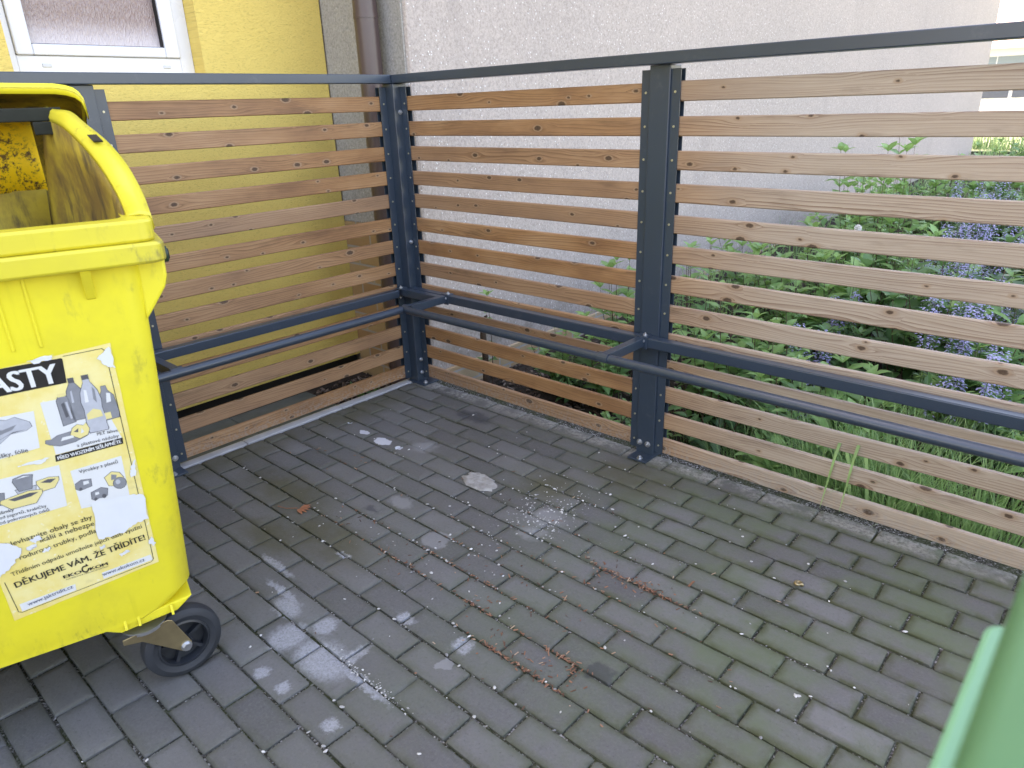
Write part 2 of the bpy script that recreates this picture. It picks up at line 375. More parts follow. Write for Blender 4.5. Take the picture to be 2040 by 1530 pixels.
M['lawn'] = simple('lawn_green', (.17, .19, .12), .9, .4, 5, .8, 0, .2, 60)
M['white_render'] = simple('white_house_render', (.80, .79, .77), .85, .05, 4)
def mat_roof():
    t = NT('clay_roof_tiles'); p = t.coord()
    nd = t.node('ShaderNodeTexBrick'); t.put(nd.inputs['Vector'], p)
    i = nd.inputs; i['Scale'].default_value = 1; i['Brick Width'].default_value = .25; i['Row Height'].default_value = .3; i['Mortar Size'].default_value = .03
    i['Color1'].default_value = (.62, .42, .34, 1); i['Color2'].default_value = (.70, .52, .44, 1); i['Mortar'].default_value = (.35, .18, .13, 1)
    return t.done(nd.outputs['Color'], .8)
M['roof'] = mat_roof()
M['garage'] = simple('shaded_blue_panel', (.17, .21, .235), .5, .05, 5)  # shade on the garage door put into a darkened base colour
M['car_paint'] = simple('white_car_paint', (.78, .79, .82), .2, .02, 3)
M['car_glass'] = simple('tinted_car_glass', (.07, .085, .11), .08)
M['pane_dark'] = simple('dark_window_pane', (.05, .06, .08), .1)

# ------------------------------------------------------------------ mesh helpers
class MB:
    def __init__(s): s.v = []; s.f = []; s.mi = []; s.cur = 0; s.attr = {}; s.T = None
    def add(s, verts, faces, **at):
        b = len(s.v)
        if s.T: verts = [s.T(*p) for p in verts]
        s.v += [tuple(p) for p in verts]; s.f += [tuple(i+b for i in f) for f in faces]; s.mi += [s.cur]*len(faces)
        for k, vals in at.items():
            L = s.attr.setdefault(k, []); L += [0 if not isinstance(vals[0], tuple) else (0, 0, 0)]*(b-len(L)); L += list(vals)
    def box(s, x0, x1, y0, y1, z0, z1, **at):
        s.add([(x0,y0,z0),(x1,y0,z0),(x1,y1,z0),(x0,y1,z0),(x0,y0,z1),(x1,y0,z1),(x1,y1,z1),(x0,y1,z1)],
              [(3,2,1,0),(4,5,6,7),(0,1,5,4),(1,2,6,5),(2,3,7,6),(3,0,4,7)], **at)
    def cyl(s, p, q, r, n=12, r2=None, caps=True):
        p = Vector(p); q = Vector(q); d = (q-p).normalized(); a = d.orthogonal().normalized(); b = d.cross(a); r2 = r if r2 is None else r2
        vs = [p+(a*math.cos(2*math.pi*i/n)+b*math.sin(2*math.pi*i/n))*r for i in range(n)]+[q+(a*math.cos(2*math.pi*i/n)+b*math.sin(2*math.pi*i/n))*r2 for i in range(n)]
        fs = [(i,(i+1)%n,n+(i+1)%n,n+i) for i in range(n)]
        if caps: fs += [tuple(range(n-1,-1,-1)), tuple(range(n,2*n))]
        s.add(vs, fs)
    def tube(s, pts, rad, n=6):
        pts = [Vector(p) for p in pts]; rad = rad if isinstance(rad, (list, tuple)) else [rad]*len(pts)
        vs = []; fs = []; a = None
        for i, p in enumerate(pts):
            d = (pts[min(i+1,len(pts)-1)]-pts[max(i-1,0)]).normalized()
            a = d.orthogonal().normalized() if a is None else (a-d*a.dot(d)).normalized(); b = d.cross(a)
            vs += [p+(a*math.cos(2*math.pi*k/n)+b*math.sin(2*math.pi*k/n))*rad[i] for k in range(n)]
        for i in range(len(pts)-1):
            fs += [(i*n+k,i*n+(k+1)%n,(i+1)*n+(k+1)%n,(i+1)*n+k) for k in range(n)]
        m = (len(pts)-1)*n; fs += [tuple(range(n-1,-1,-1)), tuple(range(m,m+n))]
        s.add(vs, fs)
    def lathe(s, prof, c, ax, n=32, closed=False):
        c = Vector(c); ax = Vector(ax).normalized(); a = ax.orthogonal().normalized(); b = ax.cross(a); m = len(prof)
        vs = [c+ax*h+(a*math.cos(2*math.pi*i/n)+b*math.sin(2*math.pi*i/n))*r for i in range(n) for r, h in prof]
        fs = [(i*m+k,((i+1)%n)*m+k,((i+1)%n)*m+(k+1)%m,i*m+(k+1)%m) for i in range(n) for k in range(m if closed else m-1)]
        s.add(vs, fs)
    def loft(s, rings, closed=True, cap0=False, cap1=False):
        n = len(rings[0]); vs = [p for r in rings for p in r]; fs = []
        for i in range(len(rings)-1):
            for k in range(n if closed else n-1): fs.append((i*n+k,i*n+(k+1)%n,(i+1)*n+(k+1)%n,(i+1)*n+k))
        if cap0: fs.append(tuple(range(n-1,-1,-1)))
        if cap1: fs.append(tuple(range((len(rings)-1)*n,len(rings)*n)))
        s.add(vs, fs)
    def prism(s, poly, d):   # extrude a planar outline by vector d
        n = len(poly); d = Vector(d); vs = [Vector(p) for p in poly]+[Vector(p)+d for p in poly]
        s.add(vs, [tuple(range(n-1,-1,-1)), tuple(range(n,2*n))]+[(i,(i+1)%n,n+(i+1)%n,n+i) for i in range(n)])
    def build(s, name, mats, parent=None, smooth=False, bevel=0, recalc=True, solid=0, angle=None):
        me = bpy.data.meshes.new(name); me.from_pydata(s.v, [], s.f)
        mats = mats if isinstance(mats, (list, tuple)) else [mats]
        for m in mats: me.materials.append(M[m])
        me.polygons.foreach_set('material_index', s.mi)
        for k, vals in s.attr.items():
            vals = vals+[(0,0,0) if isinstance(vals[0], tuple) else 0]*(len(s.v)-len(vals))
            if isinstance(vals[0], tuple):
                at = me.attributes.new(k, 'FLOAT_VECTOR', 'POINT'); at.data.foreach_set('vector', [x for v in vals for x in v])
            else:
                at = me.attributes.new(k, 'FLOAT', 'POINT'); at.data.foreach_set('value', vals)
        if recalc:
            bm = bmesh.new(); bm.from_mesh(me); bmesh.ops.recalc_face_normals(bm, faces=bm.faces); bm.to_mesh(me); bm.free()
        if smooth or angle: me.polygons.foreach_set('use_smooth', [True]*len(me.polygons))
        if angle: me.set_sharp_from_angle(angle=R(angle))
        me.update()
        o = bpy.data.objects.new(name, me); COL.objects.link(o)
        if parent: o.parent = parent
        if solid:
            m = o.modifiers.new('solid', 'SOLIDIFY'); m.thickness = solid; m.offset = -1
        if bevel:
            m = o.modifiers.new('bevel', 'BEVEL'); m.width = bevel; m.segments = 2; m.limit_method = 'ANGLE'; m.angle_limit = R(40)
        return o

def tag(o, label=None, cat=None, group=None, kind=None):
    if label: o['label'] = label
    if cat: o['category'] = cat
    if group: o['group'] = group
    if kind: o['kind'] = kind
    return o
def empty(name, label, cat, loc=(0,0,0), rot=0, group=None):
    o = bpy.data.objects.new(name, None); COL.objects.link(o); o.location = loc; o.rotation_euler = (0,0,rot); o.empty_display_size = .1
    return tag(o, label, cat, group)

# ------------------------------------------------------------------ world, sun, camera
w = bpy.data.worlds.new('World'); scene.world = w; w.use_nodes = True
nt = w.node_tree; bg = nt.nodes['Background']
sky = nt.nodes.new('ShaderNodeTexSky'); sky.sky_type = 'NISHITA'; sky.sun_disc = False
SUN_DIR = Vector((-.74, -.10, .80)).normalized()     # towards the sun: behind the yellow building
elev = math.asin(SUN_DIR.z); az = math.atan2(SUN_DIR.x, SUN_DIR.y)
sky.sun_elevation = elev; sky.sun_rotation = az; sky.air_density = 1.0; sky.dust_density = 2.0; sky.ozone_density = .8
nt.links.new(sky.outputs[0], bg.inputs[0]); bg.inputs[1].default_value = .15
sd = bpy.data.lights.new('sun', 'SUN'); sd.energy = 4.0; sd.angle = R(.53); sd.color = (1, .95, .87)
so = bpy.data.objects.new('sun', sd); COL.objects.link(so); so.rotation_euler = SUN_DIR.to_track_quat('Z', 'Y').to_euler()
scene.view_settings.view_transform = 'Standard'; scene.view_settings.look = 'None'; scene.view_settings.exposure = 3.0; scene.view_settings.gamma = 1
scene.view_settings.use_white_balance = True; scene.view_settings.white_balance_temperature = 8200; scene.view_settings.white_balance_tint = 21

cd = bpy.data.cameras.new('camera'); cam = bpy.data.objects.new('camera', cd); COL.objects.link(cam); scene.camera = cam
RC = ((0.74061088,0.67114536,-0.03254901),(0.22387706,-0.29214226,-0.92980211),(-0.63354131,0.68133458,-0.36661779))
mx = Matrix(((RC[0][0],-RC[1][0],-RC[2][0],2.881),(RC[0][1],-RC[1][1],-RC[2][1],-2.3333),(RC[0][2],-RC[1][2],-RC[2][2],1.3909),(0,0,0,1)))
cam.matrix_world = mx
cd.sensor_width = 36; cd.lens = 1405.6/2040*36; cd.clip_start = .02; cd.clip_end = 400
cd.dof.use_dof = True; cd.dof.focus_distance = 2.7; cd.dof.aperture_fstop = 6.5

# ------------------------------------------------------------------ ground, paving, kerbs
m = MB(); nx = 14; ny = 20
xs = [-60,-8,-.95,-.03,.5,1.2,2,3,4.6,6,9,14,25,60]; ys = [-60,-20,-9,-5,-3,-1,.1,.6,1.2,2,3,4.5,6,9,12,16,22,30,45,80]
def gz(x, y):
    z = -.2+.45*min(1, max(0, (y-1)/13))
    if y <= .1 and x > -.02: z = -.3
    return z
m.add([(x, y, gz(x, y)) for y in ys for x in xs], [(j*nx+i,j*nx+i+1,(j+1)*nx+i+1,(j+1)*nx+i) for j in range(ny-1) for i in range(nx-1)])
g = m.build('ground', 'soil', recalc=False); tag(g, 'dark soil ground of the flower bed and yard', 'ground', kind='structure')
m = MB()
# lawn beyond the bed, from the end of the wall outwards
m.add([(-30,14.5,.262),(40,14.5,.262),(40,60,.262),(-30,60,.262)], [(0,1,2,3)])
m.add([(4.4,1.0,-.05),(40,1.0,-.05),(40,14.5,.262),(4.4,14.5,.262)], [(0,1,2,3)])
tag(m.build('lawn', 'lawn', recalc=False), 'sunlit lawn beyond the end of the grey wall', 'lawn', kind='structure')
m = MB(); m.box(4.62, 30, -30, .9, -.3, -.006); m.box(-.03, 4.615, -30, -4.45, -.3, -.006)
tag(m.build('yard', 'asphalt'), 'asphalt yard around the paved bin pen', 'yard', kind='structure')
m = MB(); m.box(.022, 4.6, -4.43, .068, -.2, -.0075)
tag(m.build('paving_bed', 'joint'), 'gritty sand bed showing in the paving joints', 'paving', kind='structure')

m = MB(); PX, PY, Wd = 1.9932, .0196, .0983
for row in range(0, 46):
    yt = PY-Wd*(row-1); yb = yt-Wd
    if row == 0: yt = .066
    if yb < -4.43: continue
    off = 0 if row % 2 else .1
    for k in range(-11, 14):
        x0 = PX+off+.2*k; x1 = x0+.2
        x0 = max(x0, .024); x1 = min(x1, 4.595)
        if x1-x0 < .03: continue
        jx = lambda: random.uniform(-.0018, .0018)
        g_ = random.uniform(.0022, .0034)
        dz = random.gauss(0, .0007)+(-.012 if row == 0 else 0); tx, ty = random.gauss(0, .004), random.gauss(0, .006)
        cx, cy = (x0+x1)/2, (yt+yb)/2
        def ring(ins, z, jit=True, rnd=0):
            a0, a1, b0, b1 = x0+g_+ins, x1-g_-ins, yb+g_+ins, yt-g_-ins; out = []
            r = max(rnd, .0001)
            for (px, py) in ((a0+r,b0),(a1-r,b0),(a1,b0+r),(a1,b1-r),(a1-r,b1),(a0+r,b1),(a0,b1-r),(a0,b0+r)):
                qx, qy = px+(jx() if jit else 0), py+(jx() if jit else 0)
                out.append((qx, qy, z+dz+(qx-cx)*tx+(qy-cy)*ty))
            return out
        rings = [ring(0, -.05, False, .004), ring(0, -.0055, True, .004), ring(.0022, -.0018, True, .004), ring(.0062, 0, True, .004), ring(.024, .0004, True, .004)]
        vs = [p for r_ in rings for p in r_]; fs = []
        for i in range(4): fs += [(i*8+q,i*8+(q+1)%8,(i+1)*8+(q+1)%8,(i+1)*8+q) for q in range(8)]
        fs.append(tuple(range(32, 40)))
        m.add(vs, fs, edge=[1.0]*24+[.75]*8+[0.0]*8)
tag(m.build('paving', 'paver', recalc=False, angle=35), 'grey rectangular concrete pavers laid in running bond', 'paving', kind='structure')

k = empty('concrete_kerb', 'pale concrete edging kerb under the left slat fence', 'kerb')
m = MB()
yk = .05
while yk > -4.4:
    y2 = max(yk-random.uniform(.45, .6), -4.4); m = MB(); m.box(-.032, .0195, y2+.002, yk, -.25, .004+random.uniform(-.001,.001)); yk = y2; m.build('kerb_stone', 'kerb_light', k, bevel=.004)
k = empty('mossy_kerb', 'dark mossy edging stones under the right slat fence', 'kerb')
m = MB(); xk = .03
while xk < 4.6:
    x2 = xk+.2; m = MB(); m.box(xk, x2-.004, .0705, .125, -.25, -.018+random.uniform(-.003,.003)); xk = x2; m.build('kerb_stone', 'kerb_dark', k, bevel=.005)
k = empty('slab_path', 'grey green concrete slab strip along the yellow wall', 'path'); k['kind'] = 'structure'
m = MB(); yk = -.27
while yk > -6:
    m = MB(); m.box(-.74, -.04, yk-.495, yk, -.24, -.178+random.uniform(-.004,.004)); yk -= .5; m.build('slab', 'slab', k, bevel=.004)

m = MB()
rr = random.Random(5); pts = []
for i in range(28):
    a = 2*math.pi*i/28; rx = .085*(1+rr.uniform(-.16,.16)); pts.append((1.089+rx*math.cos(a)-.02*math.sin(a), -.617+.055*(1+rr.uniform(-.1,.1))*math.sin(a)))
vs = [(x,y,.001) for x,y in pts]+[(1.089+(x-1.089)*.86,-.617+(y+.617)*.86,.007+rr.uniform(-.001,.002)) for x,y in pts]+[(1.089+(x-1.089)*.68,-.617+(y+.617)*.68,.005) for x,y in pts]+[(1.089,-.617,.006)]
fs = [(i,(i+1)%28,28+(i+1)%28,28+i) for i in range(28)]+[(28+i,28+(i+1)%28,56+(i+1)%28,56+i) for i in range(28)]+[(56+i,56+(i+1)%28,84) for i in range(28)]
m.add(vs, fs)
tag(m.build('cement_lump', 'cement', smooth=True), 'flat dried lump of pale cement stuck on the pavers', 'cement lump')

# ------------------------------------------------------------------ fences
RT = lambda s, t, z: (s, t, z)          # right fence: along +x, inside is -y
LT = lambda s, t, z: (-t, -s, z)        # left fence: along -y, inside is +x
Z0, PITCH, NS = 1.418, .11318, 13
TOPZ, RAILH = 1.5454, .0382

def slats(T, s0, s1, par, seed):
    rr = random.Random(seed); m = MB(); m.T = T
    for i in range(NS):
        zc = Z0-PITCH*i+rr.uniform(-.0018, .0018); hh = .0328; a, b = s0, s1; w_ = rr.random(); n = 6
        t0, t1 = .002+rr.uniform(0, .0015), .0235; bow = rr.uniform(-.002, .002)
        vs = []; at = []; fs = []; c = .0035
        prof = [(t0, -hh+c), (t0, hh-c), (t0+c, hh), (t1-c, hh), (t1, hh-c), (t1, -hh+c), (t1-c, -hh), (t0+c, -hh)]
        gy = [-hh, hh, hh+.004, hh+.022, hh+.03, hh+.1, hh+.12, -hh-.004]
        for j in range(n+1):
            s = a+(b-a)*j/n; dz = bow*math.sin(math.pi*j/n)
            for (t, z), g in zip(prof, gy): vs.append((s, t, zc+z+dz)); at.append((s, g, w_))
        for j in range(n): fs += [(j*8+q, j*8+(q+1)%8, (j+1)*8+(q+1)%8, (j+1)*8+q) for q in range(8)]
        fs += [tuple(range(7,-1,-1)), tuple(range(n*8, n*8+8))]
        m.add(vs, fs, grain=at)
    return m.build('slat_panel', 'wood', par)

def hexbolt(m, p, d, r=.008, h=.007):
    p = Vector(p); d = Vector(d); m.cyl(p, p+d*.002, r*1.45, 14); m.cyl(p+d*.002, p+d*(.002+h), r, 6); m.cyl(p+d*(.002+h), p+d*(.006+h), r*.45, 8)

def flange(m, s_tube, sgn, ztop=1.492, zbot=.022, width=.036):
    a, b = sorted((s_tube, s_tube+sgn*width))
    m.box(a, b, -.003, 0, zbot, ztop)                       # front strip
    m.box(a, b, .0265, .0295, zbot, ztop)                   # back strip
    c, d = sorted((s_tube, s_tube+sgn*.003)); m.box(c, d, .0002, .0263, zbot, ztop)

def post(T, s, par, corner=False):
    m = MB(); m.T = T
    m.box(s-.0412, s+.0412, -.012, .062, .0, TOPZ-RAILH-.0015)
    p = m.build('post', 'metal', par, bevel=.003)
    m = MB(); m.T = T
    m.box(s-.042, s+.046, -.080, .07, .0005, .0075); m.build('base_plate', 'metal', p, bevel=.001)
    for sg in (-1, 1):
        m = MB(); m.T = T; flange(m, s+sg*.0416, sg); m.build('channel', 'metal', p, bevel=.0006)
    for sg in (-1, 1):
        for i in range(NS):
            m = MB(); m.cyl(T(s+sg*.0588, -.003, Z0-PITCH*i), T(s+sg*.0588, -.0055, Z0-PITCH*i), .0042, 10); m.build('screw', 'screw', p)
    dn = Vector(T(0,-1,0))
    for ds in (-.026, .013):
        m = MB(); hexbolt(m, T(s+ds, -.012, .054), dn, .009); m.build('bolt', 'zinc', p)
    m = MB(); hexbolt(m, T(s+.008, -.062, .0075), (0,0,1), .009); m.build('bolt', 'zinc', p)
    return p

def bracket(T, s, par, t_in=-.054, t_out=-.30, zt=.531):
    m = MB(); m.T = T
    m.box(s-.016, s+.016, t_out+.016, t_in, zt-.036, zt)                        # arm
    m.box(s-.026, s+.026, -.0525, -.0125, zt+.0004, zt+.004)                    # saddle on the beam
    m.box(s-.003, s+.030, t_in-.004, t_in-.0005, zt-.045, zt+.004)
    b = m.build('bracket', 'metal', par, bevel=.0015)
    m = MB(); m.T = T
    for i in range(10):
        a0, a1 = R(-20+220*i/10), R(-20+220*(i+1)/10)
        q = lambda a, r: (t_out+math.cos(a)*r, zt-.0185+math.sin(a)*r)
        (ta, za), (tb, zb), (tc, zc), (td, zd) = q(a0,.0185), q(a1,.0185), q(a1,.0225), q(a0,.0225)
        m.add([(s-.022,ta,za),(s-.022,tb,zb),(s-.022,tc,zc),(s-.022,td,zd),(s+.022,ta,za),(s+.022,tb,zb),(s+.022,tc,zc),(s+.022,td,zd)], [(0,1,2,3),(7,6,5,4),(0,4,5,1),(2,6,7,3),(1,5,6,2),(3,7,4,0)])
    m.build('clip', 'metal', b)
    m = MB()
    hexbolt(m, T(s+.006, -.033, zt+.004), (0,0,1), .0065, .005); m.build('bolt', 'zinc', b); m = MB(); hexbolt(m, T(s+.014, t_in-.004, zt-.012), Vector(T(0,-1,0)), .0045, .004); m.build('bolt', 'zinc', b)
    return b

left = empty('slat_fence', 'timber slat fence with dark steel posts in front of the yellow wall', 'fence', group='slat fences of the bin pen')
right = empty('slat_fence', 'timber slat fence with dark steel posts in front of the flower bed', 'fence', group='slat fences of the bin pen')
# corner post belongs to the right run
m = MB(); m.box(-.022, .056, -.046, .034, 0, TOPZ-RAILH-.0015); cp = m.build('post', 'metal', right, bevel=.003)
m = MB(); m.box(-.01, .125, -.064, .05, .0005, .0075); m.build('base_plate', 'metal', cp, bevel=.001)
m = MB(); flange(m, .0564, 1, width=.040); m.build('channel', 'metal', cp, bevel=.0006)
m = MB(); m.T = LT; flange(m, .0464, 1, zbot=.022, width=.040); m.build('channel', 'metal', cp, bevel=.0006)
for i in range(NS):
    z = Z0-PITCH*i; m = MB(); m.cyl((.0815,-.003,z), (.0815,-.0055,z), .0042, 10); m.build('screw', 'screw', cp); m = MB(); m.cyl((.003,-.0665,z), (.0055,-.0665,z), .0042, 10); m.build('screw', 'screw', cp)
for z in (1.38, .762, .127, .053):
    m = MB(); hexbolt(m, (.056, -.014, z), (1,0,0), .0075); m.build('bolt', 'zinc', cp)
m = MB(); hexbolt(m, (.10, -.03, .0075), (0,0,1), .009); m.build('bolt', 'zinc', cp)
SM, SR2 = 1.4727, 2.95; SL, SL2 = 1.376, 2.76
post(RT, SM, right); post(RT, SR2, right); post(LT, SL, left); post(LT, SL2, left)
slats(RT, .062, SM-.046, right, 11); slats(RT, SM+.046, SR2-.046, right, 23)
slats(LT, .052, SL-.046, left, 37); slats(LT, SL+.046, SL2-.046, left, 41)
# top rails, mitred at the corner
def rail(T, s1, par):
    m = MB(); m.T = T; a, b = -.0357, .034; z0, z1 = TOPZ-RAILH, TOPZ
    m.add([(-a+.0004,a,z0),(s1,a,z0),(s1,b,z0),(-b+.0004,b,z0),(-a+.0004,a,z1),(s1,a,z1),(s1,b,z1),(-b+.0004,b,z1)], [(3,2,1,0),(4,5,6,7),(0,1,5,4),(1,2,6,5),(2,3,7,6),(3,0,4,7)])
    m.build('top_rail', 'metal', par, bevel=.003)
rail(RT, SR2+.06, right); rail(LT, SL2+.06, left)
for T, par, segs in ((RT, right, [(.062, SM-.012), (SM-.008, SR2-.01)]), (LT, left, [(.115, SL-.004), (SL+.002, SL2)])):
    for a, b in segs:
        m = MB(); m.T = T; m.box(a, b, -.0535, -.0135, .4905, .531); m.build('guard_beam', 'metal', par, bevel=.004)
bracket(RT, SM-.012, right); bracket(RT, SR2-.01, right); bracket(LT, SL+.0, left); bracket(LT, SL2, left)
bracket(RT, .325, right, t_out=-.292); 
m = MB(); m.T = LT; m.box(.062, .098, -.312, -.0135, .4955, .5312); m.box(.058, .114, -.0525, -.0125, .5316, .535)
b = m.build('bracket', 'metal', left, bevel=.002)
m = MB(); hexbolt(m, LT(.088, -.033, .535), (0,0,1), .0065, .005); m.build('bolt', 'zinc', b); m = MB(); hexbolt(m, LT(.09, -.028, .488), (0,0,-1), .006, .004); m.build('bolt', 'zinc', b)
m = MB(); m.cyl((.338, -.30, .5125), (3.0, -.30, .5125), .0176, 24); m.build('guard_tube', 'metal', right, angle=40)
m = MB(); m.cyl((.308, -.315, .5125), (.308, -2.85, .5125), .0176, 24); m.build('guard_tube', 'metal', left, angle=40)

# ------------------------------------------------------------------ buildings
yb_ = empty('yellow_building', 'yellow rendered building wall behind the left fence', 'building')
m = MB(); wy0, wy1, wz0, wz1 = -1.345, -.522, 1.572, 2.75; F, B = -.80, -.98
m.box(B, F, wy1, .186, -.07, 7.2); m.box(B, F, -12, wy0, -.07, 7.2); m.box(B, F, wy0, wy1, -.07, wz0); m.box(B, F, wy0, wy1, wz1, 7.2)
m.box(-9, B-.002, -12, .186, -.3, 7.2)
m.build('wall', 'yellow_wall', yb_)
m = MB(); m.box(-.97, -.835, -12, .184, -.25, -.071); m.build('plinth', 'bitumen', yb_)
m = MB(); fx = -.905
def frame(m, y0, y1, z0, z1, wl, wr, wb, wt, xa, xb):
    m.box(xa, xb, y0, y0+wl, z0, z1); m.box(xa, xb, y1-wr, y1, z0, z1); m.box(xa, xb, y0+wl, y1-wr, z0, z0+wb); m.box(xa, xb, y0+wl, y1-wr, z1-wt, z1)
frame(m, wy0+.001, wy1-.001, wz0+.001, wz1-.001, .050, .064, .088, .06, fx-.06, fx)
win = m.build('window', 'pvc', yb_, bevel=.003)
m = MB(); frame(m, wy0+.0525, wy1-.0665, wz0+.0905, wz1-.062, .066, .068, .045, .06, fx-.05, fx+.014); m.build('sash', 'pvc', win, bevel=.006)
m = MB(); frame(m, wy0+.1165, wy1-.1325, wz0+.134, wz1-.12, .004, .006, .004, .004, fx-.03, fx+.001); m.build('gasket', 'gasket', win)
m = MB(); m.box(fx-.034, fx-.031, wy0+.119, wy1-.135, wz0+.136, wz1-.122); m.build('pane', 'glass', win)
for yy in (-1.185, -.66):
    m = MB(); m.box(fx+.0003, fx+.006, yy-.018, yy+.018, 1.615, 1.629); m.build('drain_cap', 'cap', win, bevel=.002)
m = MB(); m.box(-9.1, -.6, -12.1, .18, 7.202, 7.4); m.build('roof', 'roof', yb_)

gb = empty('grey_building', 'grey pebble dashed building beside the flower bed', 'building')
YR, XC, YE = .19, -.10, 13.75
m = MB(); m.box(-9, XC, YR+.012, YE, -.3, 6.2); m.build('wall', 'pebble', gb, bevel=.02)
m = MB(); m.box(-.797, XC-.022, YR, YR+.0118, .777, 6.2); m.build('return_wall', 'pebble_old', gb, bevel=.004)
m = MB(); m.box(-.797, XC-.024, YR-.006, YR+.0115, -.26, .7765); m.build('tile_plinth', 'tiles', gb, bevel=.002)
m = MB(); m.box(XC+.0005, XC+.022, YR+.05, YE, -.26, -.055); m.build('tile_plinth', 'tiles_pale', gb, bevel=.003)
m = MB(); m.box(-9, XC+.35, YR+.3, YE+.3, 6.202, 6.4); m.build('roof', 'roof', gb)
m = MB(); pc = (-.292, .105)
m.cyl((*pc, -.12), (*pc, 6.1), .060, 28); dp = m.build('downpipe', 'pipe', gb, angle=40)
for z in (1.83, 3.6):
    m = MB(); m.cyl((*pc, z-.012), (*pc, z+.012), .0625, 28); m.build('pipe_clamp', 'pipe', dp, angle=40)

hs = empty('white_house', 'bright white house with pale tiled roof beyond the grey wall', 'building', (-4, 31, .2))
m = MB(); m.box(-8, 9, 0, 8, 0, 2.75); m.build('wall', 'white_render', hs)
m = MB(); m.prism([(-8.4,-.5,2.72),(-8.4,4,5.4),(-8.4,8.5,2.72)], (17.8,0,0)); m.build('roof', 'roof', hs)
m = MB(); m.box(-8.4, 9.4, -.56, -.505, 2.55, 2.8); m.box(-8.4, 9.4, -.504, -.004, 2.58, 2.70); m.build('fascia', 'white_render', hs)
m = MB(); m.box(.45, 3.2, -.05, -.003, .0, 2.3)
gd = m.build('garage_door', 'garage', hs)
for xx in (.95, 1.9, 2.8):
    m = MB(); m.box(xx, xx+.03, -.056, -.051, 0, 2.3); m.build('panel_line', 'cap', gd)
for xx in (-5, 5):
    m = MB(); m.box(xx, xx+1.2, -.04, -.002, .9, 2.1); f_ = m.build('window', 'pvc', hs)
    m = MB(); m.box(xx+.08, xx+1.12, -.05, -.041, .98, 2.02); m.build('pane', 'pane_dark', f_)

car = empty('parked_car', 'white parked car in front of the white house', 'car', (-1.2, 22, .262))
def carprof(): return [(-2.1,.35),(-2.1,.62),(-1.95,.78),(-1.15,.86),(-.55,1.32),(-.2,1.42),(.75,1.43),(1.35,1.33),(1.85,.95),(2.1,.85),(2.15,.35)]
m = MB(); P0 = carprof()
m.loft([[(x, y, z) for x, z in [(px*(1-.02*abs(k)), pz) for px, pz in P0]] for k, y in ((1,-.80),(0,-.74+.0),(0,.74),(1,.80))], True, True, True)
m.build('body', 'car_paint', car, bevel=.05, angle=40)
m = MB(); m.prism([(-.98,-.806,.90),(-.48,-.806,1.27),(.30,-.806,1.34),(.30,-.806,.90)], (0,-.008,0)); m.build('side_window', 'car_glass', car); m = MB(); m.prism([(.38,-.806,.90),(.38,-.806,1.34),(1.0,-.806,1.30),(1.50,-.806,.92)], (0,-.008,0)); m.build('side_window', 'car_glass', car)
for xx in (-1.35, 1.3):
    m = MB(); m.cyl((xx,-.83,.31), (xx,-.60,.31), .31, 24); ww = m.build('wheel', 'tyre', car, bevel=.03, angle=40)
    m = MB(); m.cyl((xx,-.84,.31), (xx,-.832,.31), .19, 20); m.build('hub_cap', 'zinc', ww)

# ------------------------------------------------------------------ yellow container
BIN = empty('rubbish_container', 'large scuffed yellow plastics recycling container with open lid and paper poster', 'container', (1.253, -1.862, 0), math.atan2(.961, .276)-0.0)
# local frame: +x to the right end of the front, +y towards the fence (back), front face leans out upwards
fy = lambda z: -.06*(z-.25)
XL = -1.24
def sect(xr, xl, y0, y1, z, r, n=6):
    pts = []
    for cx, cy, a0 in ((xr-r, y0+r, -90), (xr-r, y1-r, 0), (xl+r, y1-r, 90), (xl+r, y0+r, 180)):
        for i in range(n+1):
            a = R(a0+90*i/n); pts.append((cx+r*math.cos(a), cy+r*math.sin(a), z))
    return pts
m = MB()
lv = [(.243,-.035,XL+.03,.0,.80,.05), (.262,.012,XL-.01,fy(.262),.82,.05), (.30,.056,XL-.045,fy(.30),.84,.05), (.66,.076,XL-.07,fy(.66),.88,.045), (1.0,.094,XL-.09,fy(1.0),.92,.04), (1.16,.102,XL-.10,fy(1.16),.95,.04)]
rings = [sect(xr, xl, y0, y1, z, r) for z, xr, xl, y0, y1, r in lv]
m.loft(rings, True, True, False)
body = m.build('body', 'bin_yellow', BIN, angle=50)
m = MB()
inn = [(1.203,.088,XL-.08,-.035,.93,.04), (1.0,.075,XL-.07,-.03,.90,.05), (.5,.05,XL-.05,.0,.86,.06), (.30,.02,XL-.02,.04,.80,.08)]
m.loft([sect(xr, xl, y0, y1, z, r) for z, xr, xl, y0, y1, r in inn], True, False, True)
m.build('inner_wall', 'bin_inner', body, recalc=False, angle=50)
for f_ in body.children[-1].data.polygons: f_.flip()
# rim: two stepped bands
def band(m, z0, z1, o, xi=0):
    R0 = sect(.102+o, XL-.10-o, fy(1.16)-o, .95+o, 0, .03); Ri = sect(.085, XL-.083, -.034, .93, 0, .03)
    m.loft([[(x,y,z1) for x,y,_ in Ri], [(x,y,z1) for x,y,_ in R0], [(x,y,z0) for x,y,_ in R0], [(x,y,z0) for x,y,_ in Ri]], True)
m = MB(); band(m, 1.160, 1.204, .034); band(m, 1.118, 1.1597, .046)
rim = m.build('rim', 'bin_rim', BIN, bevel=.006, angle=40)
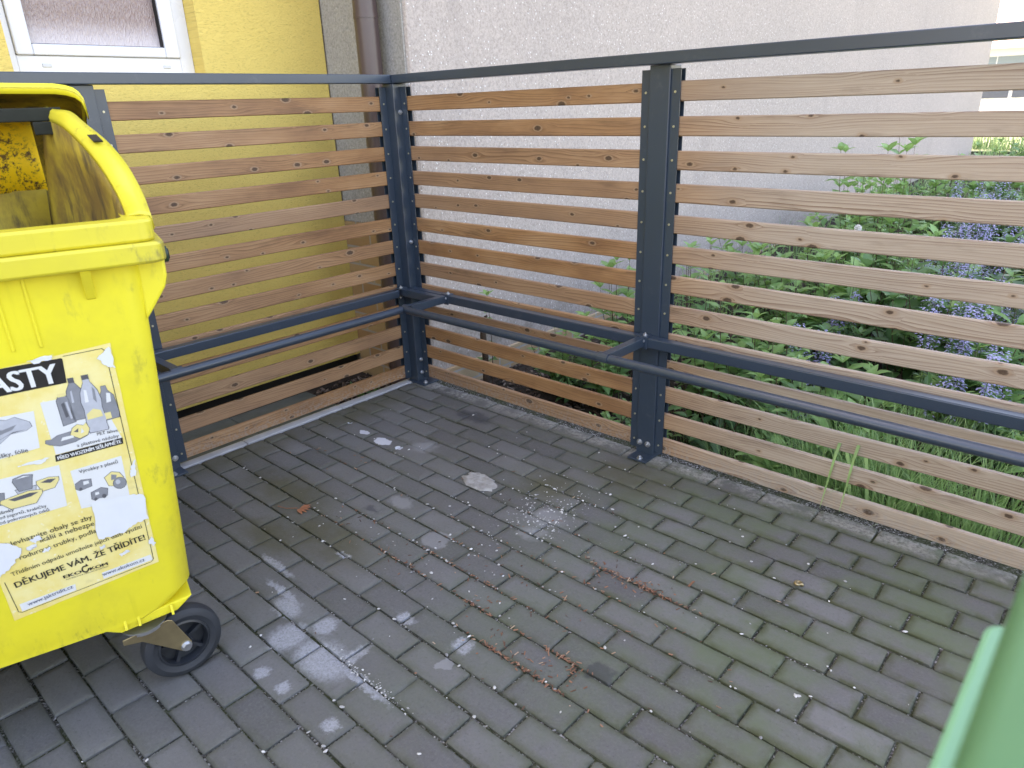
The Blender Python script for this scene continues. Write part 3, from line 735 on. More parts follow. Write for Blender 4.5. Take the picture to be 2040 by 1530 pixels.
# gusset wedges under the rim
for sx in (.0, -.42, -.84):
    m = MB(); m.prism([(sx-.012, fy(1.118)-.040, 1.1175), (sx-.012, fy(1.07)-.004, 1.055), (sx-.012, fy(1.05)+.004, 1.05), (sx-.012, fy(1.118)+.004, 1.1175)], (.018,0,0)); m.build('gusset', 'bin_yellow', body, bevel=.002)
for sx in (-.113, -.16):
    m = MB(); m.prism([(sx, fy(1.118)-.004, 1.1175), (sx, fy(1.0)-.002, .97), (sx, fy(.97)+.004, .97), (sx, fy(1.118)+.004, 1.1175)], (.006,0,0)); m.build('gusset', 'bin_yellow', body, bevel=.002)
# side lug under the rim that carries the lifting pin
for sg, x0 in ((1, .088), (-1, XL-.088)):
    m = MB(); L = [(0,1.1175),(.060,1.1175),(.058,1.075),(.050,1.052),(.034,1.030),(.012,1.000),(0,.985)]
    m.prism([(x0+sg*a, -.028, z) for a, z in L], (0,.09,0)); m.build('side_lug', 'bin_yellow', body, bevel=.008)
    m = MB(); m.cyl((x0+sg*.0, .37, 1.058), (x0+sg*.105, .37, 1.058), .021, 18); lp = m.build('lifting_pin', 'dark_green_plastic', BIN, bevel=.002, angle=40)
    m = MB(); m.cyl((x0+sg*.1055, .37, 1.058), (x0+sg*.108, .37, 1.058), .014, 16); m.build('pin_bore', 'gasket', lp)
# arched side walls with a broad top flange
O = [(.14,-.03,1.204),(.14,.05,1.242),(.128,.12,1.296),(.105,.2,1.345),(.073,.3,1.386),(.051,.38,1.413),(.018,.45,1.42),(.005,.55,1.43)]
I = [(.097,.0,1.2045),(.093,.06,1.245),(.08,.13,1.294),(.06,.21,1.34),(.033,.31,1.382),(.019,.39,1.396),(.006,.45,1.403),(-.01,.55,1.41)]
def dense(L):
    o_ = []
    for i in range(len(L)-1):
        p0, p1, p2, p3 = (Vector(L[max(0,i-1)]), Vector(L[i]), Vector(L[i+1]), Vector(L[min(len(L)-1,i+2)]))
        for k in range(4):
            t_ = k/4; o_.append(tuple(.5*((2*p1)+(p2-p0)*t_+(2*p0-5*p1+4*p2-p3)*t_*t_+(3*p1-p0-3*p2+p3)*t_**3)))
    return o_+[L[-1]]
O, I = dense(O), dense(I)
def arch(mir):
    X = (lambda p: (XL-p[0], p[1], p[2])) if mir else (lambda p: p)
    m = MB(); sk = [(x+.002, y+.004, z-.028) for x, y, z in O]; ik = [(x-.001, y+.005, z-.012) for x, y, z in I]
    m.loft([[X(p) for p in (sk[i], O[i], (O[i][0]*.5+I[i][0]*.5, O[i][1]*.5+I[i][1]*.5, O[i][2]*.5+I[i][2]*.5+.004), I[i], ik[i])] for i in range(len(O))], False)
    a = m.build('side_arch', 'bin_rim', BIN, smooth=True, solid=.004)
    m = MB(); n = len(I)
    # the end wall bends round into the back wall
    rows_ = []
    for i in range(n):
        k = i/(n-1); bx, by = .086-.128*k**2.0, -.03+.64*k; x0, y0, z0 = ik[i]
        rows_.append([X(p) for p in ((x0, y0, z0), (x0*.6+bx*.4-.002, y0*.6+by*.4, z0*.62+1.19*.38), (bx, by, 1.19), (bx-.022, by+.035*(1-k), 1.0), (bx-.050, by+.10*(1-k)-.01, .72))])
    m.loft(rows_, False)
    xe = [(-.042, .61), (-.30, .63), (-.62, .635)]
    m.loft([[X((x, y, 1.225)) for x, y in xe], [X((x-.022, y, 1.0)) for x, y in xe], [X((x-.05, y-.01, .72)) for x, y in xe]], False)
    m.build('arch_wall', 'bin_inner', a, smooth=True, solid=.004)
    return a
a1 = arch(False); arch(True)
m = MB(); p = Vector((.092, .215, 1.3545)); 
m.add([(.094,.185,1.3445),(.076,.196,1.3445),(.068,.225,1.3575),(.086,.214,1.3575)], [(0,1,2,3)])
q = m.build('slot', 'gasket', a1, solid=.004); q.location = (0,-.002,.0045)
# cross bar and opened lid
m = MB(); m.box(XL+.02, .034, .455, .475, 1.393, 1.424); cb = m.build('cross_bar', 'black_plastic', BIN, bevel=.003)
for x_ in (-.032, XL+.03):
    m = MB(); m.box(x_, x_+.044, .448, .480, 1.362, 1.392); m.build('bar_mount', 'black_plastic', cb, bevel=.003)
m = MB(); arc = []
for i in range(13):
    k = i/12; a = R(90-88*k); arc.append((.50+.50*math.cos(a), 1.16+.318*math.sin(a)))
xs_ = [XL-.102, XL-.101, XL-.096, XL-.088, XL-.075, XL-.05, XL+.2, -.8, -.4, -.1, .03, .055, .072, .083, .090, .092]
crown = [-.060, -.040, -.026, -.015, -.008, -.003, 0, .004, .006, .004, .001, -.003, -.009, -.019, -.034, -.060]
m.loft([[(x, y, z+c) for x, c in zip(xs_, crown)] for y, z in arc], False)
m.loft([[(x, .498, arc[0][1]+c) for x, c in zip(xs_, crown)], [(x*.999, .500, arc[0][1]+c-.024) for x, c in zip(xs_, crown)]], False)
lid = m.build('lid', 'bin_yellow', BIN, angle=45, solid=.004)
m = MB(); m.loft([[(XL+.03, y, z), (-.6, y, z), (-.038, y-.008, z)] for y, z in ((.56, 1.400), (.60, 1.385), (.615, 1.30), (.622, 1.222))], False)
m.build('lid_panel', 'lid_wall', lid, smooth=True, solid=.003)
m = MB(); m.loft([[(x, y-.009, z+c-.010) for x, c in zip(xs_, crown)] for y, z in arc], False)
m.build('lid_lining', 'bin_inner', lid, angle=45)

# --- caster pads, casters
def caster(cx, cy, axis_local, front):
    m = MB(); z1, z0 = .262, .226
    m.prism([(cx-.125, cy, .244), (cx-.085, cy, z0-.005), (cx+.045, cy, z0+.006), (cx+.085, cy, .262)], (0, .155 if front else .15, 0))
    pad = m.build('caster_pad', 'bin_yellow', body, bevel=.004)
    m = MB()
    for dx in (-.075, -.045, .03):
        m = MB(); m.prism([(cx+dx, cy-.001, z0+.003), (cx+dx, cy-.013, z0+.006), (cx+dx, cy-.004, .256), (cx+dx, cy, .256)], (.006,0,0)); m.build('pad_rib', 'bin_yellow', pad, bevel=.001)
    c = Vector((cx-.02, cy+.07, 0)); A = Vector(axis_local).normalized(); side = Vector((-A.y, A.x, 0))   # rolling direction
    if side.x < 0: side = -side
    hub = Vector((CW[0] if front == 1 else c.x+side.x*.045, CW[1] if front == 1 else c.y+side.y*.045, .1))
    c = hub-side*.075
    m = MB(); m.cyl((c.x,c.y,.2055), (c.x,c.y,.2085), .055, 24); m.cyl((c.x,c.y,.192), (c.x,c.y,.2053), .045, 24)
    fk = m.build('caster', 'zinc', BIN, angle=40)
    m = MB()
    for sg in (-1, 1):
        o_ = A*(sg*.0335); top = c+Vector((0,0,.198))
        q2 = lambda s_, z_: Vector((hub.x, hub.y, 0))+side*s_+Vector((0,0,z_))
        poly = [q2(-.135,.2), q2(-.028,.2), q2(-.018,.193), q2(.015,.106), q2(.011,.088), q2(0,.082), q2(-.012,.09), q2(-.095,.172), q2(-.135,.184)]
        m.prism([p+o_-A*.0015 for p in poly], A*.003)
    m.prism([c+side*(-.048)+A*(-.035)+Vector((0,0,.1985)), c+side*.046+A*(-.035)+Vector((0,0,.1985)), c+side*.046+A*.035+Vector((0,0,.1985)), c+side*(-.048)+A*.035+Vector((0,0,.1985))], (0,0,.006))
    # brake pedal behind
    t0 = c-side*.055+Vector((0,0,.190))
    m.prism([t0-A*.02, t0+A*.02, t0+A*.02-side*.03+Vector((0,0,-.05)), t0-A*.02-side*.03+Vector((0,0,-.05))], -side*.004)
    m.build('fork', 'fork', fk, bevel=.0025)
    m = MB(); m.cyl(hub-A*.045, hub+A*.040, .006, 10); m.cyl(hub+A*.036, hub+A*.044, .0105, 6); m.cyl(hub+A*.035, hub+A*.0365, .014, 14)
    m.build('axle', 'zinc', fk)
    m = MB(); q_ = top-side*.01-Vector((0,0,.012)); m.cyl(q_+A*.034, q_+A*.037, .004, 10); m.build('rivet', 'zinc', fk); m = MB(); q_ = top-side*.048-Vector((0,0,.010)); m.cyl(q_+A*.034, q_+A*.037, .004, 10)
    m.build('rivet', 'zinc', fk)
    m = MB(); rr_ = [(.066,-.021),(.088,-.024),(.097,-.018),(.100,-.008),(.100,.008),(.097,.018),(.088,.024),(.080,.0255),(.076,.024),(.066,.021)]
    m.lathe(rr_, hub, A, 48, True); m.build('tyre', 'tyre', fk, angle=30)
    m = MB(); m.lathe([(.0655,-.020),(.0655,.020),(.060,.022),(.058,.012),(.058,-.012)], hub, A, 40, True); m.lathe([(.008,-.026),(.020,-.026),(.020,.026),(.008,.026)], hub, A, 24, True)
    for i in range(5):
        a = 2*math.pi*i/5+.5; d = side*math.cos(a)+Vector((0,0,1))*math.sin(a); e_ = A.cross(d)*.0045
        m.prism([hub+d*.018-e_-A*.014, hub+d*.060-e_-A*.014, hub+d*.060+e_-A*.014, hub+d*.018+e_-A*.014], A*.026)
    m.cyl(hub-A*.006, hub-A*.004, .059, 32)
    m.build('wheel_rim', 'wheel_rim', fk, angle=30)
hh = Vector((.276,.961,0)).normalized(); nn = Vector((-hh.y, hh.x, 0))
loc = lambda wx, wy: ((Vector((wx,wy,0))-Vector((1.253,-1.862,0))).dot(hh), (Vector((wx,wy,0))-Vector((1.253,-1.862,0))).dot(nn))
CW = loc(1.193, -1.842)
axw = Vector((.985,-.08,0)); axl = (axw.dot(hh), axw.dot(nn), 0)
caster(-.035, .004, axl, 1); caster(-1.13, .004, axl, 2); caster(-.055, .66, (.2,-1,0), 0); caster(-1.13, .66, (-.3,-1,0), 0)
BIN.rotation_euler.z = math.atan2(hh.y, hh.x)

# --- poster on the front: sheet, printed panels, lettering, pictures
dg = None
def S(s, z, off): return (s, fy(z)-off*.9982, z-off*.06)
def sheet(name, poly, mat, par, off, sub=False):
    m = MB(); m.add([S(s, z, off) for s, z in poly], [tuple(range(len(poly)))])
    return m.build(name, mat, par, recalc=False)
def text_verts(txt):
    cu = bpy.data.curves.new('tmp', 'FONT'); cu.body = txt; cu.size = 1; cu.resolution_u = 3
    ob = bpy.data.objects.new('tmp', cu); COL.objects.link(ob)
    d = bpy.context.evaluated_depsgraph_get(); me = ob.evaluated_get(d).to_mesh()
    v = [tuple(x.co) for x in me.vertices]; f = [tuple(p.vertices) for p in me.polygons]
    ob.evaluated_get(d).to_mesh_clear(); bpy.data.objects.remove(ob); bpy.data.curves.remove(cu)
    return v, f
def line(mat, txt, l, r, off=.0022, bold=0, height=None):
    m = MB(); line_into(m, txt, l, r, off, bold, height); m.build('lettering', mat, st, recalc=False)
def line_into(m, txt, l, r, off, bold, height):
    """lettering on the baseline from l to r (sticker coordinates)"""
    v, f = text_verts(txt)
    if not v: return
    x0 = min(p[0] for p in v); x1 = max(p[0] for p in v); k = ((r[0]-l[0])**2+(r[1]-l[1])**2)**.5/(x1-x0); ca, sa = (r[0]-l[0])/(k*(x1-x0)), (r[1]-l[1])/(k*(x1-x0))
    ky = height/.73 if height else k
    for dx in ((-bold, 0, bold) if bold else (0,)):
        P_ = []
        for x, y, _ in v:
            a = (x-x0)*k+dx; b_ = y*ky; P_.append(S(l[0]+a*ca-b_*sa, l[1]+a*sa+b_*ca, off+abs(dx)*.05+(.00005 if dx > 0 else 0)))
        m.add(P_, f)
def wob(poly, amp, n, rr):
    out = []
    for i in range(len(poly)):
        a, b = poly[i], poly[(i+1)%len(poly)]
        for k in range(n): t_ = k/n; out.append((a[0]+(b[0]-a[0])*t_+rr.uniform(-amp,amp), a[1]+(b[1]-a[1])*t_+rr.uniform(-amp,amp)))
    return out
rr = random.Random(3)
st = sheet('poster', wob([(-.307,.3555),(-.0045,.3925),(.009,.9555),(-.315,.930)], .0008, 10, rr), 'sticker', BIN, .0008)
st['label'] = 'worn yellow recycling poster with black lettering and torn white patches'
def quad(m, poly, off): m.add([S(s, z, off) for s, z in poly], [tuple(range(len(poly)))])
for poly in ([(-.1402,.8541),(-.0391,.8545),(-.0135,.736),(-.1404,.7315)], [(-.1243,.686),(-.0239,.6931),(-.0281,.5817),(-.1247,.5888)], [(-.30,.842),(-.1551,.8394),(-.1642,.7559),(-.30,.744)], [(-.30,.705),(-.1406,.7064),(-.1484,.6054),(-.30,.598)], [(-.2889,.3943),(-.1785,.402),(-.1802,.3851),(-.2882,.3736)], [(-.1229,.41),(-.0172,.419),(-.0158,.4034),(-.1225,.392)]):
    m = MB(); quad(m, poly, .0012); m.build('white_panel', 'white_print', st, recalc=False)
m = MB()
def pline(m, pts, wd, off):
    for (a, b) in zip(pts, pts[1:]):
        d = Vector((b[0]-a[0], b[1]-a[1])); n_ = Vector((-d.y, d.x)).normalized()*wd/2
        quad(m, [(a[0]-n_.x,a[1]-n_.y),(b[0]-n_.x,b[1]-n_.y),(b[0]+n_.x,b[1]+n_.y),(a[0]+n_.x,a[1]+n_.y)], off)
pline(m, [(-.30,.46),(-.2947,.3758),(-.289,.3715),(-.02,.3985),(-.0137,.405),(-.0030,.940),(-.008,.9465),(-.079,.944)], .0013, .0014)
m.build('border_line', 'ink', st, recalc=False); m = MB()
quad(m, [(-.30,.9405),(-.0835,.9411),(-.081,.939),(-.0851,.8871),(-.087,.8865),(-.30,.882)], .0014)
m.build('print_block', 'ink', st, recalc=False); m = MB()
quad(m, [(-.1425,.7306),(-.0122,.7362),(-.0137,.7212),(-.1442,.7151)], .0014)
m.build('print_block', 'ink', st, recalc=False)
line('white_print', 'PLASTY', (-.262,.889), (-.0965,.891), .0020, bold=.0018, height=.044); line('white_print', 'PŘED VHOZENÍM SEŠLÁPNĚTE', (-.139,.7185), (-.017,.7246), .0020, bold=.0004, height=.0085)
line('ink', 'PET láhve', (-.0577,.7544), (-.0176,.753)); line('ink', 'a plastové nádoby', (-.0993,.7385), (-.0184,.7395)); line('ink', 'Výrobky z plastů', (-.1092,.6755), (-.0333,.678))
line('ink', 'tašky, fólie', (-.243,.7525), (-.185,.7525)); line('ink', 'kelímky', (-.2735,.6255), (-.2413,.6259)); line('ink', 'od jogurtů, krabičky', (-.2698,.6145), (-.1844,.6157)); line('ink', 'od pokrmových tuků', (-.2727,.6025), (-.1821,.6043))
line('ink', 'Nevhazujte obaly se zby', (-.2744,.5439), (-.1096,.5571)); line('ink', 'ikálií a nebezpe', (-.2152,.5337), (-.1094,.5394)); line('ink', 'rodurové trubky, podla', (-.2598,.5054), (-.1096,.5199))
line('ink', 'Tříděním odpadu umožníte jejich další využití', (-.2835,.4702), (-.0192,.4982)); line('ink', 'DĚKUJEME VÁM, ŽE TŘÍDÍTE!', (-.2837,.4388), (-.0193,.4645), bold=.0004, height=.0155)
line('ink', 'EKO', (-.1953,.4258), (-.1600,.4265), bold=.0006, height=.0085); line('ink', 'KOM', (-.1423,.4261), (-.1067,.4267), bold=.0006, height=.0085)
m = MB()
for i in range(14):
    a0, a1 = R(60+300*i/14), R(60+300*(i+1)/14); c0 = (-.1512,.4335)
    quad(m, [(c0[0]+math.cos(a)*r_*.8, c0[1]+math.sin(a)*r_) for a, r_ in ((a0,.0062),(a1,.0062),(a1,.0098),(a0,.0098))], .0018)
quad(m, [(-.1475,.4475),(-.1500,.4390),(-.1435,.4400)], .0019)
m.build('emblem', 'ink', st, recalc=False)
line('ink', 'AUTORIZOVANÁ OBALOVÁ SPOLEČNOST', (-.193,.4195), (-.106,.4212))
line('inkblue', 'www.ekokom.cz', (-.1225,.4005), (-.032,.4071)); line('inkblue', 'www.jaktridit.cz', (-.2743,.3833), (-.1843,.3941))
# pictures
def bottle(cx, z0, z1, wd, neck=.32, k=.72):
    h = z1-z0; L = [(0,0),(.46,0),(.5,.04),(.46,.12),(.5,.2),(.44,.42),(.5,.55),(.42,.72),(.2,.86),(.16,.88),(.16,1),(0,1)]
    return [(cx+a*wd, z0+b_*h) for a, b_ in L]+[(cx-a*wd, z0+b_*h) for a, b_ in reversed(L[1:-1])]
def grow(poly, d):
    cx = sum(p[0] for p in poly)/len(poly); cz = sum(p[1] for p in poly)/len(poly)
    hx = max(abs(p[0]-cx) for p in poly); hz = max(abs(p[1]-cz) for p in poly)
    return [(cx+(p[0]-cx)*(1+d/hx), cz+(p[1]-cz)*(1+d/hz)) for p in poly]
shapes = []
b1 = bottle(-.0775, .800, .894, .030); b2 = bottle(-.0515, .764, .895, .037)
b3 = [(-.037,.785),(-.008,.787),(-.006,.80),(-.009,.84),(-.017,.852),(-.019,.864),(-.028,.864),(-.029,.853),(-.036,.838)]
jar = [(-.112,.793),(-.089,.797),(-.087,.803),(-.090,.850),(-.094,.858),(-.108,.858),(-.112,.850)]
lying = [(-.146,.757),(-.152,.762),(-.150,.769),(-.140,.768),(-.128,.774),(-.09,.778),(-.074,.772),(-.076,.760),(-.10,.752),(-.128,.750)]
crush = [(-.105,.770),(-.098,.784),(-.088,.790),(-.078,.785),(-.072,.79),(-.068,.775),(-.074,.762),(-.09,.757)]
bag = [(-.30,.812),(-.262,.832),(-.245,.826),(-.225,.838),(-.205,.831),(-.190,.834),(-.168,.818),(-.166,.807),(-.178,.80),(-.205,.799),(-.235,.778),(-.27,.772),(-.30,.785)]
cup = [(-.222,.668),(-.199,.668),(-.194,.690),(-.191,.699),(-.207,.703),(-.225,.699),(-.228,.692)]
cup2 = [(-.222,.650),(-.197,.650),(-.191,.672),(-.228,.672)]
tub = [(-.245,.632),(-.200,.632),(-.184,.652),(-.183,.660),(-.207,.664),(-.258,.656),(-.260,.650)]
tubr = [(-.183,.655),(-.160,.657),(-.149,.672),(-.148,.680),(-.166,.684),(-.188,.681),(-.189,.674)]
cup3 = [(-.275,.645),(-.253,.647),(-.248,.672),(-.262,.676),(-.280,.672)]
lorry = [(-.124,.640),(-.117,.634),(-.094,.638),(-.092,.655),(-.110,.658),(-.122,.652)]
toy = [(-.100,.606),(-.094,.600),(-.086,.604),(-.076,.602),(-.070,.606),(-.066,.622),(-.078,.628),(-.098,.622)]
teddy = [(-.064,.640),(-.062,.628),(-.046,.622),(-.040,.632),(-.030,.640),(-.036,.654),(-.050,.660),(-.066,.650)]
ball = [(-.040+.014*math.cos(i*.52)*.9, .628+.014*math.sin(i*.52)) for i in range(12)]
IMATS = ['g3', 'g1', 'g2', 'yprint', 'white_print']
def pic(poly, fill, lv, extra=()):
    m = MB(); m.cur = 0; quad(m, grow(poly, .0013), .0014+lv*.00035); m.cur = IMATS.index(fill); quad(m, poly, .00155+lv*.00035)
    for i, (k_, pl) in enumerate(extra): m.cur = IMATS.index(k_); quad(m, pl, .0018+lv*.00035+i*.00003)
    m.build('picture', IMATS, st, recalc=False)
disc = lambda cx, cz, r_: [(cx+r_*.8*math.cos(i*.63), cz+r_*math.sin(i*.63)) for i in range(10)]
pic(jar, 'g2', 0, [('yprint', [(-.108,.858),(-.095,.858),(-.094,.865),(-.108,.866)]), ('g3', [(-.104,.81),(-.098,.812),(-.100,.845),(-.106,.842)]), ('g1', [(-.096,.805),(-.092,.806),(-.094,.845),(-.098,.845)])])
pic(b1, 'g2', 0, [('g3', [(-.083,.884),(-.072,.884),(-.072,.895),(-.083,.895)]), ('g1', [(-.086,.84),(-.082,.84),(-.081,.868),(-.084,.866)])]); pic(b3, 'g2', 0, [('white_print', [(-.025,.825),(-.016,.826),(-.014,.845),(-.021,.848)]), ('yprint', [(-.035,.787),(-.022,.788),(-.022,.803),(-.035,.802)])])
pic(b2, 'g1', 1, [('white_print', [(-.063,.835),(-.056,.835),(-.055,.862),(-.060,.864)]), ('yprint', [(-.067,.795),(-.037,.797),(-.039,.812),(-.052,.818),(-.066,.808)]), ('g3', [(-.058,.886),(-.045,.886),(-.045,.896),(-.058,.896)]), ('g2', [(-.047,.84),(-.042,.83),(-.040,.86),(-.044,.868)])])
pic(lying, 'g2', 1, [('white_print', [(-.125,.760),(-.10,.762),(-.10,.768),(-.12,.768)])]); pic(crush, 'yprint', 2, [('g3', [(-.098,.775),(-.09,.772),(-.088,.781)]), ('white_print', [(-.086,.768),(-.079,.77),(-.082,.78)])])
pic(bag, 'g1', 0, [('g2', [(-.28,.80),(-.25,.815),(-.215,.812),(-.19,.818),(-.2,.808),(-.25,.795)]), ('g3', [(-.24,.786),(-.20,.803),(-.178,.803),(-.205,.800)])])
pic(cup2, 'g1', 0); pic(cup, 'g2', 1, [('white_print', [(-.222,.697),(-.195,.698),(-.207,.701)])]); pic(cup3, 'g2', 0)
pic(tubr, 'yprint', 0, [('g3', [(-.182,.676),(-.168,.680),(-.153,.677),(-.165,.670)])]); pic(tub, 'yprint', 2, [('g3', [(-.245,.655),(-.205,.659),(-.19,.656),(-.205,.650),(-.235,.648)])])
pic(lorry, 'g2', 0, [('g3', disc(-.115,.637,.004)), ('white_print', [(-.108,.645),(-.097,.646),(-.097,.653),(-.107,.654)])]); pic(teddy, 'yprint', 0, [('g2', [(-.055,.640),(-.045,.640),(-.042,.650),(-.052,.654)])]); pic(ball, 'g2', 1, [('g1', disc(-.043,.632,.006))])
pic(toy, 'g2', 1, [('g3', disc(-.093,.604,.004)), ('g3', disc(-.076,.606,.0055)), ('white_print', [(-.092,.613),(-.084,.614),(-.084,.620),(-.091,.620)])])
r2 = random.Random(9)
for poly in ([(-.1029,.5972),(-.02,.592),(.0017,.5824),(-.0037,.520),(-.03,.515),(-.06,.50),(-.1105,.4990)], [(-.312,.575),(-.268,.553),(-.25,.530),(-.268,.505),(-.285,.49),(-.312,.475)], [(-.232,.548),(-.214,.552),(-.21,.541),(-.226,.537)], [(-.243,.531),(-.222,.533),(-.224,.526),(-.24,.523)], [(-.215,.515),(-.20,.517),(-.205,.508),(-.216,.508)], [(-.112,.4815),(-.100,.4825),(-.102,.4745),(-.113,.4735)], [(-.02,.928),(.006,.95),(.0065,.90),(-.006,.905)], [(-.14,.948),(-.095,.952),(-.10,.943),(-.13,.940)], [(-.15,.731),(-.20,.727),(-.21,.724),(-.17,.721)], [(-.004,.64),(-.016,.636),(-.012,.66),(.001,.68)], [(-.08,.447),(-.06,.452),(-.055,.444),(-.075,.440)], [(-.006,.44),(-.016,.455),(-.006,.47),(-.002,.45)]):
    m = MB(); quad(m, wob(poly, .0022, 6, r2), .0032); m.build('torn_patch', 'torn_paper', st, recalc=False)

# ------------------------------------------------------------------ green container beside the camera
GB = empty('rubbish_container', 'green container rim at the lower right corner of the paving', 'container', (2.87, -1.9, 0))
m = MB()
def gsect(o, z, r=.05): return sect(1.08-o, .03+o, -1.36+o, -.02-o, z, r)
m.loft([gsect(.10,.24), gsect(.07,.30), gsect(.02,.98), gsect(.005,1.09)], True, True, False); m.build('body', 'green_bin', GB, angle=50)
m = MB(); R0 = sect(1.09,-.0135,-1.37,.0,0,.010); Ri = sect(1.05,.03,-1.33,-.04,0,.010)
m.loft([[(x,y,1.10) for x,y,_ in Ri],[(x,y,1.10) for x,y,_ in R0],[(x,y,1.058) for x,y,_ in R0],[(x,y,1.058) for x,y,_ in Ri]], True); m.build('rim', 'green_rim', GB, bevel=.004, angle=40)
m = MB()
m.loft([sect(1.10,.0008,-1.40,.16,1.150,.03), sect(1.10,.000,-1.40,.16,1.196,.03), sect(1.09,.008,-1.39,.15,1.2045,.03), sect(1.05,.05,-1.35,.11,1.213,.03), sect(.90,.20,-1.2,-.05,1.228,.05), sect(.6,.5,-.7,-.6,1.234,.02)], True, False, True); m.build('lid', 'green_bin', GB, smooth=True)
for cx, cy in ((.18,-.2),(.92,-.2),(.18,-1.2),(.92,-1.2)):
    m = MB(); m.prism([(cx-.03,cy-.035,.239),(cx+.03,cy-.035,.239),(cx+.012,cy-.035,.09),(cx-.012,cy-.035,.09)], (0,.004,0)); m.prism([(cx-.03,cy+.031,.239),(cx+.03,cy+.031,.239),(cx+.012,cy+.031,.09),(cx-.012,cy+.031,.09)], (0,.004,0)); cs = m.build('caster', 'zinc', GB)
    m = MB(); m.lathe([(.02,-.02),(.09,-.022),(.10,-.012),(.10,.012),(.09,.022),(.02,.02)], (cx,cy,.1), (0,1,0), 32, True); m.build('wheel', 'tyre', cs, angle=30)

# ------------------------------------------------------------------ plants
def leaf(mb, base, d, up, L, W, droop, age, fold=.25):
    d = Vector(d).normalized(); s = d.cross(Vector(up)); s = s.normalized() if s.length > 1e-4 else d.orthogonal().normalized(); u = s.cross(d)
    prof = [(0,.03),(.18,.62),(.42,1.0),(.7,.72),(.9,.26),(1,.0)]; vs = []; rib = []
    p = Vector(base); prev = 0
    for t_, wd in prof:
        ang = droop*t_; dd = d*math.cos(ang)-u*math.sin(ang); p = p+dd*((t_-prev)*L); prev = t_
        uu = u*math.cos(ang)+d*math.sin(ang)
        h = W*wd/2
        vs += [p-s*h+uu*(fold*h), p, p+s*h+uu*(fold*h)]; rib += [0,1,0]
    fs = []
    for i in range(5): fs += [(i*3,i*3+1,i*3+4,i*3+3),(i*3+1,i*3+2,i*3+5,i*3+4)]
    mb.add(vs, fs, age=[age]*len(vs), rib=rib)
def arcpath(b, top, lean, n=7):
    b = Vector(b); top = Vector(top); out = []
    for i in range(n+1):
        t_ = i/n; p = b.lerp(top, t_); p += Vector(lean)*math.sin(math.pi*t_)*.5; out.append(p)
    return out
def shrub(name, label, cat, x, y, z, h, spread, nst, L, lm, seed, group=None, pairs=6, up=.75, stemmat='stem', lean=(0,0)):
    r = empty(name, label, cat, (x, y, z), 0, group)
    ms, ml = MB(), MB(); grow_shrub(ms, ml, h, spread, nst, L, seed, pairs, up, lean)
    ms.build('stems', stemmat, r, smooth=True); ml.build('foliage', lm, r, recalc=False, smooth=True)
    return r
def grow_shrub(ms, ml, h, spread, nst, L, seed, pairs=6, up=.75, lean=(0,0)):
    rr = random.Random(seed)
    for i in range(nst):
        a = 2*math.pi*i/nst+rr.uniform(-.4,.4); k = spread*rr.uniform(.25,1.0); hh_ = h*rr.uniform(.55,1.0) if i else h
        if i == 0: k *= .15
        top = (math.cos(a)*k+lean[0], math.sin(a)*k+lean[1], hh_); pth = arcpath((math.cos(a)*.02,math.sin(a)*.02,0), top, (math.cos(a)*.08*h, math.sin(a)*.08*h, 0))
        n = len(pth); ms.tube(pth, [.0042*(1-.75*j/(n-1)) for j in range(n)], 5)
        for j in range(pairs+1):
            t_ = .22+.78*j/pairs; f_ = t_*(n-1); q = int(min(f_, n-2)); p = pth[q].lerp(pth[q+1], f_-q); d = (pth[q+1]-pth[q]).normalized()
            b0 = rr.uniform(0, 6.28) if j == 0 else b0+1.57+rr.uniform(-.3,.3)
            last = j == pairs
            for sg in ((0,1,2,3) if last else (0,2)):
                aa = b0+sg*math.pi/2; hor = (d.orthogonal().normalized()); hor2 = d.cross(hor)
                dirv = (hor*math.cos(aa)+hor2*math.sin(aa))+d*(up if not last else 1.3)+Vector((0,0,.1))
                l_ = L*rr.uniform(.7,1.15)*(.62 if last else (1-.25*t_)); ml.add_leaf = None
                leaf(ml, p, dirv, (0,0,1) if abs(dirv.normalized().z) < .95 else (1,0,0), l_, l_*rr.uniform(.42,.55), rr.uniform(.35,1.0), min(1, max(0, (t_-.45)*1.2+rr.uniform(-.25,.2))) if t_ > .4 else rr.uniform(0,.15))
SH = 'leafy shrubs of the flower bed'
gzz = lambda y: gz(.5, max(y, .2))
